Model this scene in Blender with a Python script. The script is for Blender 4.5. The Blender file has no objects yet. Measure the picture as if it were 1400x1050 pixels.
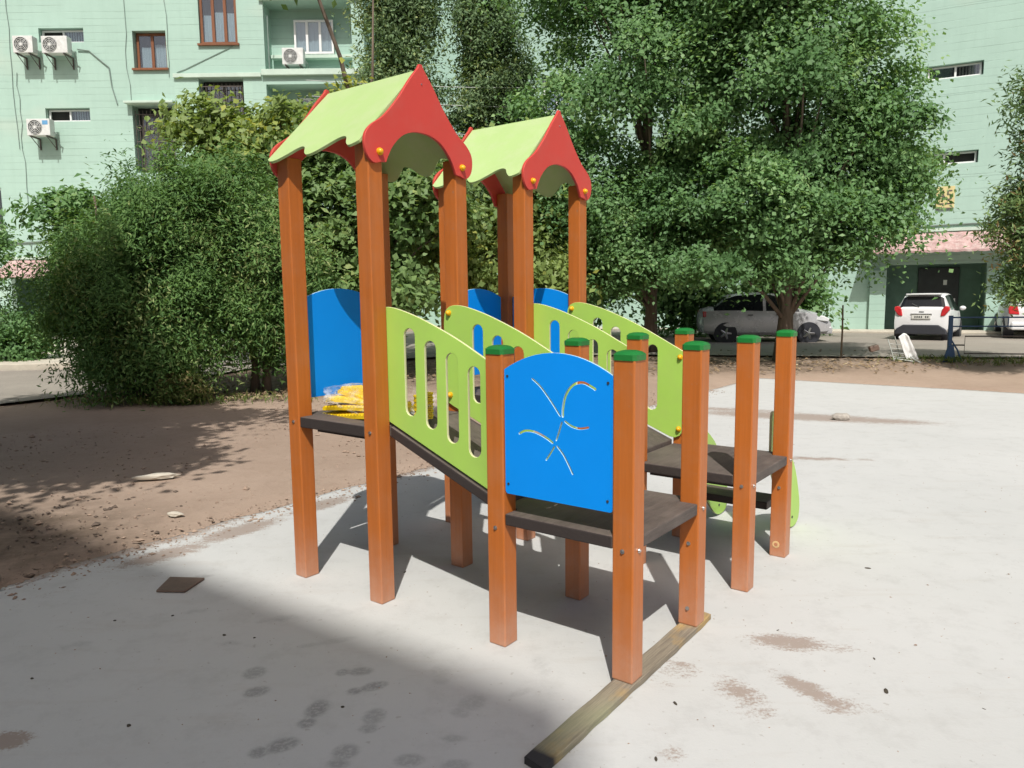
import bpy, bmesh, math, random
import numpy as np
from mathutils import Vector, Matrix, noise
from math import radians as R, sin, cos, pi

scene = bpy.context.scene
C = scene.collection
rng = np.random.default_rng(7)
random.seed(7)

# ------------------------------------------------------------------ camera
cd = bpy.data.cameras.new("camera")
cam = bpy.data.objects.new("camera", cd)
C.objects.link(cam)
cd.sensor_width = 36.0
cd.lens = 1011.5 / 1400.0 * 36.0
cd.clip_start = 0.05
cd.clip_end = 2000.0
cam.matrix_world = (Matrix.Translation((0, 0, 1.55)) @ Matrix.Rotation(R(90 - 6.755), 4, 'X')
                    @ Matrix.Rotation(R(-0.624), 4, 'Z'))
scene.camera = cam

# ------------------------------------------------------------------ world, sun, exposure
SUN_EL = 53.4
world = bpy.data.worlds.new("World")
scene.world = world
world.use_nodes = True
wn = world.node_tree
for n in list(wn.nodes):
    wn.nodes.remove(n)
sky = wn.nodes.new('ShaderNodeTexSky')
sky.sky_type = 'NISHITA'
sky.sun_disc = False
sky.sun_elevation = R(SUN_EL)
sky.sun_rotation = R(180)
sky.dust_density = 5.0
sky.air_density = 0.7
sky.ozone_density = 0.5
bg = wn.nodes.new('ShaderNodeBackground')
bg.inputs['Strength'].default_value = 0.097
wo = wn.nodes.new('ShaderNodeOutputWorld')
wn.links.new(sky.outputs[0], bg.inputs[0])
wn.links.new(bg.outputs[0], wo.inputs[0])
sl = bpy.data.lights.new("sun", 'SUN')
sl.energy = 4.3
sl.angle = R(0.55)
sl.color = (1.0, 0.965, 0.91)
sun = bpy.data.objects.new("sun", sl)
C.objects.link(sun)
sun.rotation_euler = (R(90 - SUN_EL), 0, 0)
sun.location = (0, -10, 20)
vs = scene.view_settings
vs.view_transform = 'Standard'
vs.look = 'None'
vs.exposure = 0.0
vs.gamma = 1.0
scene.cycles.max_bounces = 8
scene.cycles.transparent_max_bounces = 12
scene.cycles.use_denoising = True

# ------------------------------------------------------------------ materials
def nmat(name):
    m = bpy.data.materials.new(name)
    m.use_nodes = True
    nt = m.node_tree
    return m, nt, nt.nodes['Principled BSDF']

def L(nt, a, b):
    nt.links.new(a, b)

def node(nt, t, **kw):
    n = nt.nodes.new(t)
    for k, v in kw.items():
        if k in n.inputs:
            n.inputs[k].default_value = v
        else:
            setattr(n, k, v)
    return n

def mixc(nt, fac, a, b, blend='MIX'):
    n = nt.nodes.new('ShaderNodeMix')
    n.data_type = 'RGBA'
    n.blend_type = blend
    for sock, val in ((n.inputs[0], fac), (n.inputs[6], a), (n.inputs[7], b)):
        if hasattr(val, 'is_output') or isinstance(val, bpy.types.NodeSocket):
            nt.links.new(val, sock)
        elif isinstance(val, (int, float)):
            sock.default_value = val
        else:
            sock.default_value = (*val[:3], 1)
    return n.outputs[2]

def math_n(nt, op, a, b=None, c=None, clamp=False):
    n = nt.nodes.new('ShaderNodeMath')
    n.operation = op
    n.use_clamp = clamp
    for i, v in enumerate((a, b, c)):
        if v is None:
            continue
        if isinstance(v, bpy.types.NodeSocket):
            nt.links.new(v, n.inputs[i])
        else:
            n.inputs[i].default_value = v
    return n.outputs[0]

def ramp(nt, fac, lo, hi):
    n = nt.nodes.new('ShaderNodeMapRange')
    n.inputs[1].default_value = lo
    n.inputs[2].default_value = hi
    nt.links.new(fac, n.inputs[0])
    return n.outputs[0]

def objco(nt, scale=(1, 1, 1)):
    tc = nt.nodes.new('ShaderNodeTexCoord')
    mp = nt.nodes.new('ShaderNodeMapping')
    mp.inputs['Scale'].default_value = scale
    L(nt, tc.outputs['Object'], mp.inputs[0])
    return mp.outputs[0]

def noise_n(nt, co, scale, detail=4, rough=0.6):
    n = node(nt, 'ShaderNodeTexNoise', Scale=scale, Detail=detail, Roughness=rough)
    L(nt, co, n.inputs['Vector'])
    return n.outputs['Fac']

def bump(nt, bsdf, h, strength=0.3, dist=0.01):
    b = node(nt, 'ShaderNodeBump', Strength=strength, Distance=dist)
    L(nt, h, b.inputs['Height'])
    L(nt, b.outputs[0], bsdf.inputs['Normal'])

def pmat(name, col, rough=0.5, var=0.12, scale=5.0, stretch=(1, 1, 1), bstr=0.0, bscale=80, metallic=0.0,
         dust=None, dustamt=0.0, spec=0.5):
    m, nt, b = nmat(name)
    co = objco(nt, stretch)
    f = ramp(nt, noise_n(nt, co, scale), 0.3, 0.7)
    c = mixc(nt, f, [x * (1 - var) for x in col], [min(1, x * (1 + var)) for x in col])
    if dust:
        co2 = objco(nt)
        d = math_n(nt, 'MULTIPLY', ramp(nt, noise_n(nt, co2, 7.0, 6, 0.7), 0.45, 0.75), dustamt)
        c = mixc(nt, d, c, dust)
    L(nt, c, b.inputs['Base Color'])
    fr = math_n(nt, 'MULTIPLY_ADD', noise_n(nt, co, scale * 3), 0.3, rough - 0.15)
    L(nt, fr, b.inputs['Roughness'])
    b.inputs['Metallic'].default_value = metallic
    b.inputs['Specular IOR Level'].default_value = spec
    if bstr:
        bump(nt, b, noise_n(nt, objco(nt, stretch), bscale, 5), bstr, 0.004)
    return m

M = {}
DUST = (0.40, 0.31, 0.24)
M['orange'] = pmat('orange_post', (0.465, 0.132, 0.021), 0.42, 0.10, 3.0, (14, 14, 0.6), 0.10, 30, dust=DUST, dustamt=0.10)
def postmat():
    m = M['orange']; nt = m.node_tree; b = nt.nodes['Principled BSDF']
    src = b.inputs['Base Color'].links[0].from_socket
    tc = node(nt, 'ShaderNodeTexCoord'); sx = node(nt, 'ShaderNodeSeparateXYZ'); L(nt, tc.outputs['Object'], sx.inputs[0])
    foot = ramp(nt, sx.outputs[2], 0.42, 0.0)
    f = math_n(nt, 'MULTIPLY', math_n(nt, 'POWER', foot, 1.6), math_n(nt, 'MULTIPLY_ADD', noise_n(nt, objco(nt), 14, 6, .75), 0.7, 0.05))
    c = mixc(nt, f, src, (0.50, 0.36, 0.29))
    sp = math_n(nt, 'MULTIPLY', ramp(nt, noise_n(nt, objco(nt, (1, 1, .6)), 42, 3, .5), 0.70, 0.74), 0.45)
    c = mixc(nt, sp, c, (0.30, 0.19, 0.13))
    L(nt, c, b.inputs['Base Color'])
postmat()
M['lime'] = pmat('lime_panel', (0.40, 0.64, 0.115), 0.42, 0.05, 2.0, dust=DUST, dustamt=0.10)
M['roof'] = pmat('sun_glare_lime', (0.43, 0.59, 0.235), 0.5, 0.05, 1.5, dust=(0.56, 0.60, 0.40), dustamt=0.4)  # sun glare on the roof put into a paler lime with pale mottling
M['limeedge'] = pmat('cut_edge', (0.62, 0.62, 0.36), 0.6, 0.06)
M['red'] = pmat('red_panel', (0.60, 0.06, 0.045), 0.45, 0.05, 2.0, dust=DUST, dustamt=0.08)
M['blue'] = pmat('blue_panel', (0.0015, 0.27, 0.86), 0.45, 0.03, 2.0, spec=0.25)
M['blueedge'] = pmat('pale_sawn_edge', (0.42, 0.62, 0.70), 0.6, 0.06)
M['cap'] = pmat('green_cap', (0.012, 0.17, 0.03), 0.38, 0.08, 6.0)
M['knob'] = pmat('yellow_knob', (0.80, 0.42, 0.01), 0.35, 0.05)
M['steel'] = pmat('steel', (0.55, 0.55, 0.54), 0.35, 0.1, 20, metallic=1.0)
M['chute'] = pmat('grey_chute', (0.28, 0.29, 0.30), 0.35, 0.1, 8, metallic=0.7)
M['white'] = pmat('white_paint', (0.76, 0.77, 0.76), 0.4, 0.05, 6)
M['offwhite'] = pmat('ac_white', (0.66, 0.68, 0.66), 0.5, 0.08, 6, dust=(0.3, 0.27, 0.22), dustamt=0.35)
M['dark'] = pmat('dark_grille', (0.035, 0.04, 0.04), 0.5, 0.2, 12)
M['black'] = pmat('black_rubber', (0.018, 0.018, 0.02), 0.75, 0.2, 12)
M['room'] = pmat('dark_room', (0.03, 0.032, 0.03), 0.9, 0.2, 2)
M['brownframe'] = pmat('brown_frame', (0.20, 0.075, 0.03), 0.5, 0.2, 8, (1, 1, 0.2))
M['curtain'] = pmat('curtain', (0.62, 0.68, 0.72), 0.9, 0.12, 9, (3, 1, 0.1))
M['lace'] = pmat('lace_curtain', (0.36, 0.31, 0.27), 0.9, 0.4, 30)
M['iron'] = pmat('iron_bar', (0.10, 0.085, 0.075), 0.6, 0.2, 10)
M['bluepaint'] = pmat('blue_painted_steel', (0.03, 0.085, 0.19), 0.5, 0.15, 10)
M['tinroof'] = pmat('pink_tin', (0.40, 0.25, 0.24), 0.6, 0.25, 2.5, (1, 1, 1), dust=(0.60, 0.53, 0.49), dustamt=0.9)
M['bark'] = pmat('bark', (0.13, 0.10, 0.075), 0.95, 0.35, 9, (2, 2, 0.3), 0.8, 24)
M['carwhite'] = pmat('white_car_paint', (0.74, 0.75, 0.76), 0.22, 0.02, 2)
M['cargrey'] = pmat('silver_car_paint', (0.50, 0.50, 0.51), 0.25, 0.05, 2, metallic=0.25)
M['bumper'] = pmat('dark_bumper', (0.03, 0.032, 0.04), 0.55, 0.1, 5)
M['carglass'] = pmat('car_glass', (0.012, 0.014, 0.016), 0.08, 0.05, 2)
M['tail'] = pmat('tail_light', (0.50, 0.025, 0.03), 0.15, 0.2, 6)
M['lamp'] = pmat('head_light', (0.75, 0.77, 0.78), 0.12, 0.05, 6)
M['plate'] = pmat('number_plate', (0.62, 0.62, 0.58), 0.4, 0.05, 10)
M['signy'] = pmat('yellow_sign', (0.62, 0.54, 0.26), 0.6, 0.1, 6)
M['tile'] = pmat('brown_tile', (0.155, 0.105, 0.08), 0.6, 0.15, 14, bstr=0.2)
M['clod'] = pmat('dry_crumb', (0.30, 0.22, 0.165), 0.95, 0.45, 3.0)
M['clod_dark'] = pmat('dark_clod', (0.12, 0.09, 0.07), 0.95, 0.4, 6.0, bstr=.6)
M['stone'] = pmat('stone', (0.36, 0.33, 0.29), 0.9, 0.25, 20, bstr=0.5)
M['debris'] = pmat('dead_leaf', (0.06, 0.05, 0.035), 0.9, 0.4, 20)
M['yellow'] = pmat('yellow_plastic', (0.85, 0.60, 0.015), 0.35, 0.05, 6)
M['deadwood'] = pmat('chip_wood', (0.66, 0.45, 0.22), 0.8, 0.2, 40)
M['kerb'] = pmat('kerb_concrete', (0.50, 0.46, 0.38), 0.9, 0.15, 3, bstr=0.4, bscale=30)
M['door'] = pmat('dark_door', (0.025, 0.03, 0.032), 0.45, 0.2, 4)
M['porch'] = pmat('porch_green', (0.13, 0.22, 0.175), 0.8, 0.2, 2)
M['cable'] = pmat('grey_cable', (0.42, 0.45, 0.42), 0.6, 0.1, 4)
M['dkcable'] = pmat('dark_cable', (0.19, 0.25, 0.22), 0.6, 0.1, 4)

def glassmat():
    m, nt, b = nmat('window_glass')
    out = nt.nodes['Material Output']
    nt.nodes.remove(b)
    t = node(nt, 'ShaderNodeBsdfTransparent')
    t.inputs[0].default_value = (0.8, 0.85, 0.86, 1)
    g = node(nt, 'ShaderNodeBsdfGlossy', Roughness=0.03)
    mx = node(nt, 'ShaderNodeMixShader', Fac=0.16)
    L(nt, t.outputs[0], mx.inputs[1]); L(nt, g.outputs[0], mx.inputs[2]); L(nt, mx.outputs[0], out.inputs[0])
    return m
M['glass'] = glassmat()

def filmmat():
    m, nt, b = nmat('clear_film')
    out = nt.nodes['Material Output']
    b.inputs['Base Color'].default_value = (0.85, 0.85, 0.82, 1)
    b.inputs['Roughness'].default_value = 0.25
    t = node(nt, 'ShaderNodeBsdfTransparent')
    f = ramp(nt, noise_n(nt, objco(nt), 11.0, 5), 0.48, 0.78)
    f = math_n(nt, 'MULTIPLY_ADD', f, 0.62, 0.06)
    mx = node(nt, 'ShaderNodeMixShader')
    L(nt, f, mx.inputs[0]); L(nt, t.outputs[0], mx.inputs[1]); L(nt, b.outputs[0], mx.inputs[2]); L(nt, mx.outputs[0], out.inputs[0])
    bump(nt, b, noise_n(nt, objco(nt), 30), 0.6, 0.01)
    return m
M['film'] = filmmat()

def deckmat(name, axis):
    m, nt, b = nmat(name)
    st = (1.5, 14, 14) if axis == 'u' else (14, 1.5, 14)
    co = objco(nt, st)
    n1 = noise_n(nt, co, 4.0, 6, 0.7)
    n2 = noise_n(nt, objco(nt), 3.0, 5, 0.6)
    c = mixc(nt, ramp(nt, n1, 0.25, 0.75), (0.050, 0.038, 0.034), (0.115, 0.092, 0.080))
    c = mixc(nt, math_n(nt, 'MULTIPLY', ramp(nt, n2, 0.4, 0.7), 0.5), c, (0.20, 0.165, 0.14))
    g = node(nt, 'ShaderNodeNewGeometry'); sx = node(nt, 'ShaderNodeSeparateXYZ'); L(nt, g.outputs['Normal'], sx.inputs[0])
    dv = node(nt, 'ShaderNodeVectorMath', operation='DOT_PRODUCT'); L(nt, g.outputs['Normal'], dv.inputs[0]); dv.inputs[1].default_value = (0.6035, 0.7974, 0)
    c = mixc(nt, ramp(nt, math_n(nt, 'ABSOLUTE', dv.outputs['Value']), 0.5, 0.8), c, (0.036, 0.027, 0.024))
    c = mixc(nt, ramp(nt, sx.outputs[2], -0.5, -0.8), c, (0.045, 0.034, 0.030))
    L(nt, c, b.inputs['Base Color'])
    b.inputs['Roughness'].default_value = 0.72
    bump(nt, b, n1, 0.45, 0.006)
    return m
M['deck'] = deckmat('brown_deck', 'v')
M['ramp'] = deckmat('brown_ramp', 'u')

def plankmat():
    m, nt, b = nmat('weathered_plank')
    n1 = noise_n(nt, objco(nt, (40, 1.6, 40)), 3.0, 8, 0.75)
    n2 = noise_n(nt, objco(nt, (2.2, 1, 1)), 2.2, 4)
    c = mixc(nt, ramp(nt, n1, 0.3, 0.7), (0.13, 0.105, 0.08), (0.33, 0.285, 0.21))
    c = mixc(nt, math_n(nt, 'MULTIPLY', ramp(nt, n2, 0.50, 0.62), 0.75), c, (0.46, 0.30, 0.10))
    n3 = noise_n(nt, objco(nt), 1.4, 2)
    c = mixc(nt, math_n(nt, 'MULTIPLY', ramp(nt, n3, 0.55, 0.68), 0.45), c, (0.30, 0.33, 0.18))
    at = node(nt, 'ShaderNodeAttribute', attribute_name='soot')
    c = mixc(nt, at.outputs['Fac'], c, (0.035, 0.035, 0.036))
    L(nt, c, b.inputs['Base Color'])
    b.inputs['Roughness'].default_value = 0.85
    bump(nt, b, n1, 0.5, 0.004)
    return m
M['plank'] = plankmat()

def slabmat():
    m, nt, b = nmat('concrete')
    co = objco(nt)
    n1 = noise_n(nt, co, 0.7, 6, 0.65)
    n2 = noise_n(nt, co, 5.0, 8, 0.75)
    n3 = noise_n(nt, co, 60, 4, 0.7)
    c = mixc(nt, ramp(nt, n1, 0.3, 0.7), (0.487, 0.495, 0.482), (0.535, 0.542, 0.529))
    c = mixc(nt, math_n(nt, 'MULTIPLY', ramp(nt, n2, 0.50, 0.74), 0.45), c, (0.36, 0.36, 0.345))
    sp = ramp(nt, noise_n(nt, co, 26, 3, 0.5), 0.68, 0.72)
    c = mixc(nt, math_n(nt, 'MULTIPLY', sp, 0.35), c, (0.25, 0.23, 0.20))
    # swept dusty streaks
    st = ramp(nt, noise_n(nt, objco(nt, (0.5, 3.0, 1)), 2.4, 6, 0.7), 0.56, 0.74)
    c = mixc(nt, math_n(nt, 'MULTIPLY', st, 0.28), c, (0.39, 0.35, 0.30))
    a1 = node(nt, 'ShaderNodeAttribute', attribute_name='dust')
    brk = noise_n(nt, objco(nt, (1, 2.2, 1)), 11.0, 8, 0.75)
    brk2 = noise_n(nt, co, 75.0, 5, 0.75)
    bb = math_n(nt, 'MULTIPLY_ADD', brk2, 0.75, math_n(nt, 'MULTIPLY', brk, 0.85))
    d = math_n(nt, 'ADD', a1.outputs['Fac'], math_n(nt, 'MULTIPLY_ADD', bb, 2.0, -1.92))
    d = ramp(nt, d, 0.10, 0.42)
    d = math_n(nt, 'MULTIPLY', d, math_n(nt, 'GREATER_THAN', a1.outputs['Fac'], 0.02))
    c = mixc(nt, math_n(nt, 'MULTIPLY', d, 0.85), c, (0.30, 0.24, 0.20))
    a2 = node(nt, 'ShaderNodeAttribute', attribute_name='wet')
    tr = noise_n(nt, co, 55.0, 4, 0.65)
    w = math_n(nt, 'MULTIPLY', a2.outputs['Fac'], ramp(nt, tr, 0.22, 0.55))
    c = mixc(nt, math_n(nt, 'MULTIPLY', w, 0.50, None, True), c, (0.17, 0.172, 0.168))
    L(nt, c, b.inputs['Base Color'])
    b.inputs['Roughness'].default_value = 0.9
    b.inputs['Specular IOR Level'].default_value = 0.25
    hh = math_n(nt, 'MULTIPLY_ADD', n3, 0.5, n2)
    bump(nt, b, hh, 0.28, 0.008)
    return m
M['slab'] = slabmat()

def dirtmat():
    m, nt, b = nmat('bare_dirt')
    co = objco(nt)
    n1 = noise_n(nt, co, 0.6, 6, 0.65)
    n2 = noise_n(nt, co, 8.0, 8, 0.75)
    n3 = noise_n(nt, co, 45.0, 5, 0.7)
    c = mixc(nt, ramp(nt, n1, 0.3, 0.7), (0.318, 0.238, 0.182), (0.40, 0.306, 0.24))
    c = mixc(nt, math_n(nt, 'MULTIPLY', ramp(nt, n2, 0.5, 0.75), 0.45), c, (0.24, 0.17, 0.125))
    c = mixc(nt, math_n(nt, 'MULTIPLY', ramp(nt, n3, 0.6, 0.72), 0.35), c, (0.52, 0.43, 0.34))
    # darker earth under the trees, plus near left soil with shade painted in
    at = node(nt, 'ShaderNodeAttribute', attribute_name='humus_shade')
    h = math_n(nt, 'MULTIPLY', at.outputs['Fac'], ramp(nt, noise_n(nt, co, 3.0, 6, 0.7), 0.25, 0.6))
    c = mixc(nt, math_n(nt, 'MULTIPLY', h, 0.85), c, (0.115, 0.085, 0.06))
    L(nt, c, b.inputs['Base Color'])
    b.inputs['Roughness'].default_value = 0.95
    b.inputs['Specular IOR Level'].default_value = 0.15
    bump(nt, b, math_n(nt, 'MULTIPLY_ADD', n3, 0.4, n2), 0.6, 0.02)
    return m
M['dirt'] = dirtmat()

def roadmat():
    m, nt, b = nmat('asphalt')
    co = objco(nt)
    n1 = noise_n(nt, co, 0.5, 6, 0.65)
    n2 = noise_n(nt, co, 30.0, 5, 0.75)
    c = mixc(nt, ramp(nt, n1, 0.3, 0.7), (0.235, 0.21, 0.18), (0.325, 0.295, 0.25))
    c = mixc(nt, math_n(nt, 'MULTIPLY', ramp(nt, n2, 0.45, 0.7), 0.4), c, (0.15, 0.14, 0.125))
    L(nt, c, b.inputs['Base Color'])
    b.inputs['Roughness'].default_value = 0.9
    bump(nt, b, n2, 0.4, 0.01)
    return m
M['road'] = roadmat()

def wallmat(name, col, pitch=0.21, line=0.10, strength=0.4, vpitch=None):
    m, nt, b = nmat(name)
    tc = node(nt, 'ShaderNodeTexCoord')
    sx = node(nt, 'ShaderNodeSeparateXYZ')
    L(nt, tc.outputs['Object'], sx.inputs[0])
    co = objco(nt)
    wob = noise_n(nt, objco(nt, (0.25, 1, 1)), 1.1, 3)
    z = math_n(nt, 'MULTIPLY_ADD', wob, 0.03, sx.outputs[2])
    fr = math_n(nt, 'FRACT', math_n(nt, 'DIVIDE', z, pitch))
    ln = math_n(nt, 'LESS_THAN', fr, line)
    msk = ramp(nt, noise_n(nt, objco(nt, (0.3, 1, 5)), 1.3, 4), 0.42, 0.62)
    ln = math_n(nt, 'MULTIPLY', ln, msk)
    fr2 = math_n(nt, 'FRACT', math_n(nt, 'DIVIDE', math_n(nt, 'ADD', sx.outputs[2], 0.1), 2.65))
    jn = math_n(nt, 'LESS_THAN', fr2, 0.012)
    ln = math_n(nt, 'MAXIMUM', ln, jn)
    n1 = ramp(nt, noise_n(nt, objco(nt, (0.5, 1, 0.8)), 0.55, 5, 0.65), 0.3, 0.72)
    n2 = ramp(nt, noise_n(nt, objco(nt, (3.0, 1, 0.35)), 1.3, 6, 0.7), 0.45, 0.8)
    c = mixc(nt, n1, [x * 0.93 for x in col], [min(1, x * 1.06) for x in col])
    c = mixc(nt, math_n(nt, 'MULTIPLY', n2, 0.28), c, [x * f for x, f in zip(col, (0.72, 0.76, 0.74))])
    pale = ramp(nt, noise_n(nt, objco(nt, (0.22, 1, 0.35)), 0.9, 3), 0.58, 0.7)
    c = mixc(nt, math_n(nt, 'MULTIPLY', pale, 0.4), c, (0.55, 0.60, 0.51))
    c = mixc(nt, math_n(nt, 'MULTIPLY', ln, strength), c, [x * 0.45 for x in col])
    L(nt, c, b.inputs['Base Color'])
    b.inputs['Roughness'].default_value = 0.85
    b.inputs['Specular IOR Level'].default_value = 0.2
    h = math_n(nt, 'MULTIPLY_ADD', noise_n(nt, co, 14, 5), 0.3, math_n(nt, 'MULTIPLY', ln, -1.0))
    bump(nt, b, h, 0.35, 0.02)
    return m
WALL = (0.392, 0.555, 0.478)
M['wall'] = wallmat('green_render', WALL, 0.23, 0.13, 0.24)
M['brick'] = wallmat('green_brick', (0.41, 0.58, 0.495), 0.092, 0.2, 0.42)
M['trim'] = pmat('pale_trim', (0.50, 0.62, 0.53), 0.8, 0.1, 2)

def leafmat(name, c1, c2, c3, trans=0.30, rough=0.45):
    m, nt, b = nmat(name)
    out = nt.nodes['Material Output']
    at = node(nt, 'ShaderNodeAttribute', attribute_name='tint')
    c = mixc(nt, ramp(nt, at.outputs['Fac'], 0.0, 0.75), c1, c2)
    c = mixc(nt, ramp(nt, at.outputs['Fac'], 0.80, 1.0), c, c3)
    L(nt, c, b.inputs['Base Color'])
    b.inputs['Roughness'].default_value = rough
    b.inputs['Specular IOR Level'].default_value = 0.30
    t = node(nt, 'ShaderNodeBsdfTranslucent')
    ct = mixc(nt, 1.0, c, (1.0, 1.0, 0.45), 'MULTIPLY')
    L(nt, ct, t.inputs[0])
    mx = node(nt, 'ShaderNodeMixShader', Fac=trans)
    L(nt, b.outputs[0], mx.inputs[1]); L(nt, t.outputs[0], mx.inputs[2]); L(nt, mx.outputs[0], out.inputs[0])
    return m
M['leaf_big'] = leafmat('leaf_big', (0.11, 0.225, 0.085), (0.20, 0.36, 0.145), (0.31, 0.47, 0.20), 0.38, 0.5)
M['leaf_light'] = leafmat('leaf_light', (0.17, 0.25, 0.07), (0.28, 0.375, 0.12), (0.42, 0.44, 0.10), 0.38, 0.5)
M['leaf_mid'] = leafmat('leaf_mid', (0.125, 0.225, 0.075), (0.22, 0.335, 0.125), (0.31, 0.38, 0.13), 0.36, 0.5)
M['leaf_jun'] = leafmat('leaf_juniper', (0.085, 0.185, 0.055), (0.18, 0.32, 0.095), (0.33, 0.40, 0.16), 0.34, 0.65)
M['leaf_con'] = leafmat('leaf_conifer', (0.115, 0.20, 0.095), (0.20, 0.295, 0.14), (0.30, 0.36, 0.14), 0.26, 0.65)
M['leaf_pine'] = leafmat('leaf_pine', (0.13, 0.22, 0.085), (0.22, 0.33, 0.12), (0.36, 0.25, 0.11), 0.25, 0.6)
M['leaf_dry'] = leafmat('leaf_dry', (0.10, 0.07, 0.04), (0.24, 0.17, 0.10), (0.42, 0.34, 0.22), 0.05, 0.8)
M['grass'] = leafmat('grass_blade', (0.09, 0.15, 0.03), (0.17, 0.22, 0.06), (0.33, 0.28, 0.12), 0.25, 0.6)

# ------------------------------------------------------------------ mesh helpers
class MB:
    def __init__(s):
        s.v = []; s.f = []; s.m = []
    def add(s, vs, fs, mi=0):
        o = len(s.v)
        s.v += [tuple(v) for v in vs]
        s.f += [tuple(i + o for i in f) for f in fs]
        s.m += [mi] * len(fs)
        return s
    def box(s, x0, y0, z0, x1, y1, z1, mi=0):
        return s.add([(x0, y0, z0), (x1, y0, z0), (x1, y1, z0), (x0, y1, z0), (x0, y0, z1), (x1, y0, z1), (x1, y1, z1), (x0, y1, z1)],
                     [(0, 3, 2, 1), (4, 5, 6, 7), (0, 1, 5, 4), (1, 2, 6, 5), (2, 3, 7, 6), (3, 0, 4, 7)], mi)
    def prism(s, poly, lo, hi, mp, mi=0):
        n = len(poly)
        vs = [mp(a, b, lo) for a, b in poly] + [mp(a, b, hi) for a, b in poly]
        fs = [tuple(range(n - 1, -1, -1)), tuple(range(n, 2 * n))] + [(i, (i + 1) % n, n + (i + 1) % n, n + i) for i in range(n)]
        return s.add(vs, fs, mi)
    def tube(s, pts, rad, n=8, mi=0, cap=True):
        pts = [Vector(p) for p in pts]
        if not hasattr(rad, '__len__'):
            rad = [rad] * len(pts)
        rings = []
        for i, p in enumerate(pts):
            d = (pts[min(i + 1, len(pts) - 1)] - pts[max(i - 1, 0)]).normalized()
            a = d.orthogonal().normalized() if i == 0 else (a - d * a.dot(d)).normalized()
            b = d.cross(a)
            rings.append([p + (a * cos(2 * pi * k / n) + b * sin(2 * pi * k / n)) * rad[i] for k in range(n)])
        vs = [v for r in rings for v in r]
        fs = [(i * n + k, i * n + (k + 1) % n, (i + 1) * n + (k + 1) % n, (i + 1) * n + k) for i in range(len(pts) - 1) for k in range(n)]
        if cap:
            fs += [tuple(range(n - 1, -1, -1)), tuple(range((len(pts) - 1) * n, len(pts) * n))]
        return s.add(vs, fs, mi)
    def ball(s, c, r, n=10, m=6, mi=0, sq=(1, 1, 1)):
        vs = [(c[0], c[1], c[2] - r * sq[2])]
        for j in range(1, m):
            ph = -pi / 2 + pi * j / m
            vs += [(c[0] + r * sq[0] * cos(ph) * cos(2 * pi * k / n), c[1] + r * sq[1] * cos(ph) * sin(2 * pi * k / n), c[2] + r * sq[2] * sin(ph)) for k in range(n)]
        vs.append((c[0], c[1], c[2] + r * sq[2]))
        fs = [(0, 1 + (k + 1) % n, 1 + k) for k in range(n)]
        for j in range(m - 2):
            fs += [(1 + j * n + k, 1 + j * n + (k + 1) % n, 1 + (j + 1) * n + (k + 1) % n, 1 + (j + 1) * n + k) for k in range(n)]
        e = len(vs) - 1
        fs += [(e, 1 + (m - 2) * n + k, 1 + (m - 2) * n + (k + 1) % n) for k in range(n)]
        return s.add(vs, fs, mi)
    def build(s, name, mats, parent=None, smooth=False, bevel=0.0, sharp=None):
        me = bpy.data.meshes.new(name)
        me.from_pydata(s.v, [], s.f)
        if not isinstance(mats, (list, tuple)):
            mats = [mats]
        for m in mats:
            me.materials.append(m)
        if len(mats) > 1:
            me.polygons.foreach_set('material_index', s.m)
        bm = bmesh.new(); bm.from_mesh(me)
        bmesh.ops.recalc_face_normals(bm, faces=bm.faces)
        bm.to_mesh(me); bm.free()
        if smooth:
            me.polygons.foreach_set('use_smooth', [True] * len(me.polygons))
            if sharp:
                me.set_sharp_from_angle(angle=R(sharp))
        return link(name, me, parent, bevel)

def link(name, me, parent=None, bevel=0.0):
    o = bpy.data.objects.new(name, me)
    C.objects.link(o)
    if parent:
        o.parent = parent
    if bevel:
        b = o.modifiers.new('bevel', 'BEVEL')
        b.width = bevel; b.segments = 2; b.limit_method = 'ANGLE'; b.angle_limit = R(40)
    return o

def tag(o, label=None, cat=None, group=None, kind=None):
    if label: o['label'] = label
    if cat: o['category'] = cat
    if group: o['group'] = group
    if kind: o['kind'] = kind
    return o

def thing(name, loc, rz, label, cat, group=None):
    o = bpy.data.objects.new(name, None)
    C.objects.link(o)
    o.empty_display_size = 0.2
    o.location = loc
    o.rotation_euler = (0, 0, rz)
    return tag(o, label, cat, group)

def smooth_closed(pts, k=5):
    """Catmull-Rom through an open list"""
    out = []
    n = len(pts)
    for i in range(n - 1):
        p0, p1, p2, p3 = pts[max(i - 1, 0)], pts[i], pts[i + 1], pts[min(i + 2, n - 1)]
        for j in range(k):
            t = j / k
            out.append(tuple(0.5 * ((2 * p1[a]) + (-p0[a] + p2[a]) * t + (2 * p0[a] - 5 * p1[a] + 4 * p2[a] - p3[a]) * t * t
                                    + (-p0[a] + 3 * p1[a] - 3 * p2[a] + p3[a]) * t ** 3) for a in range(2)))
    out.append(pts[-1])
    return out

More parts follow.
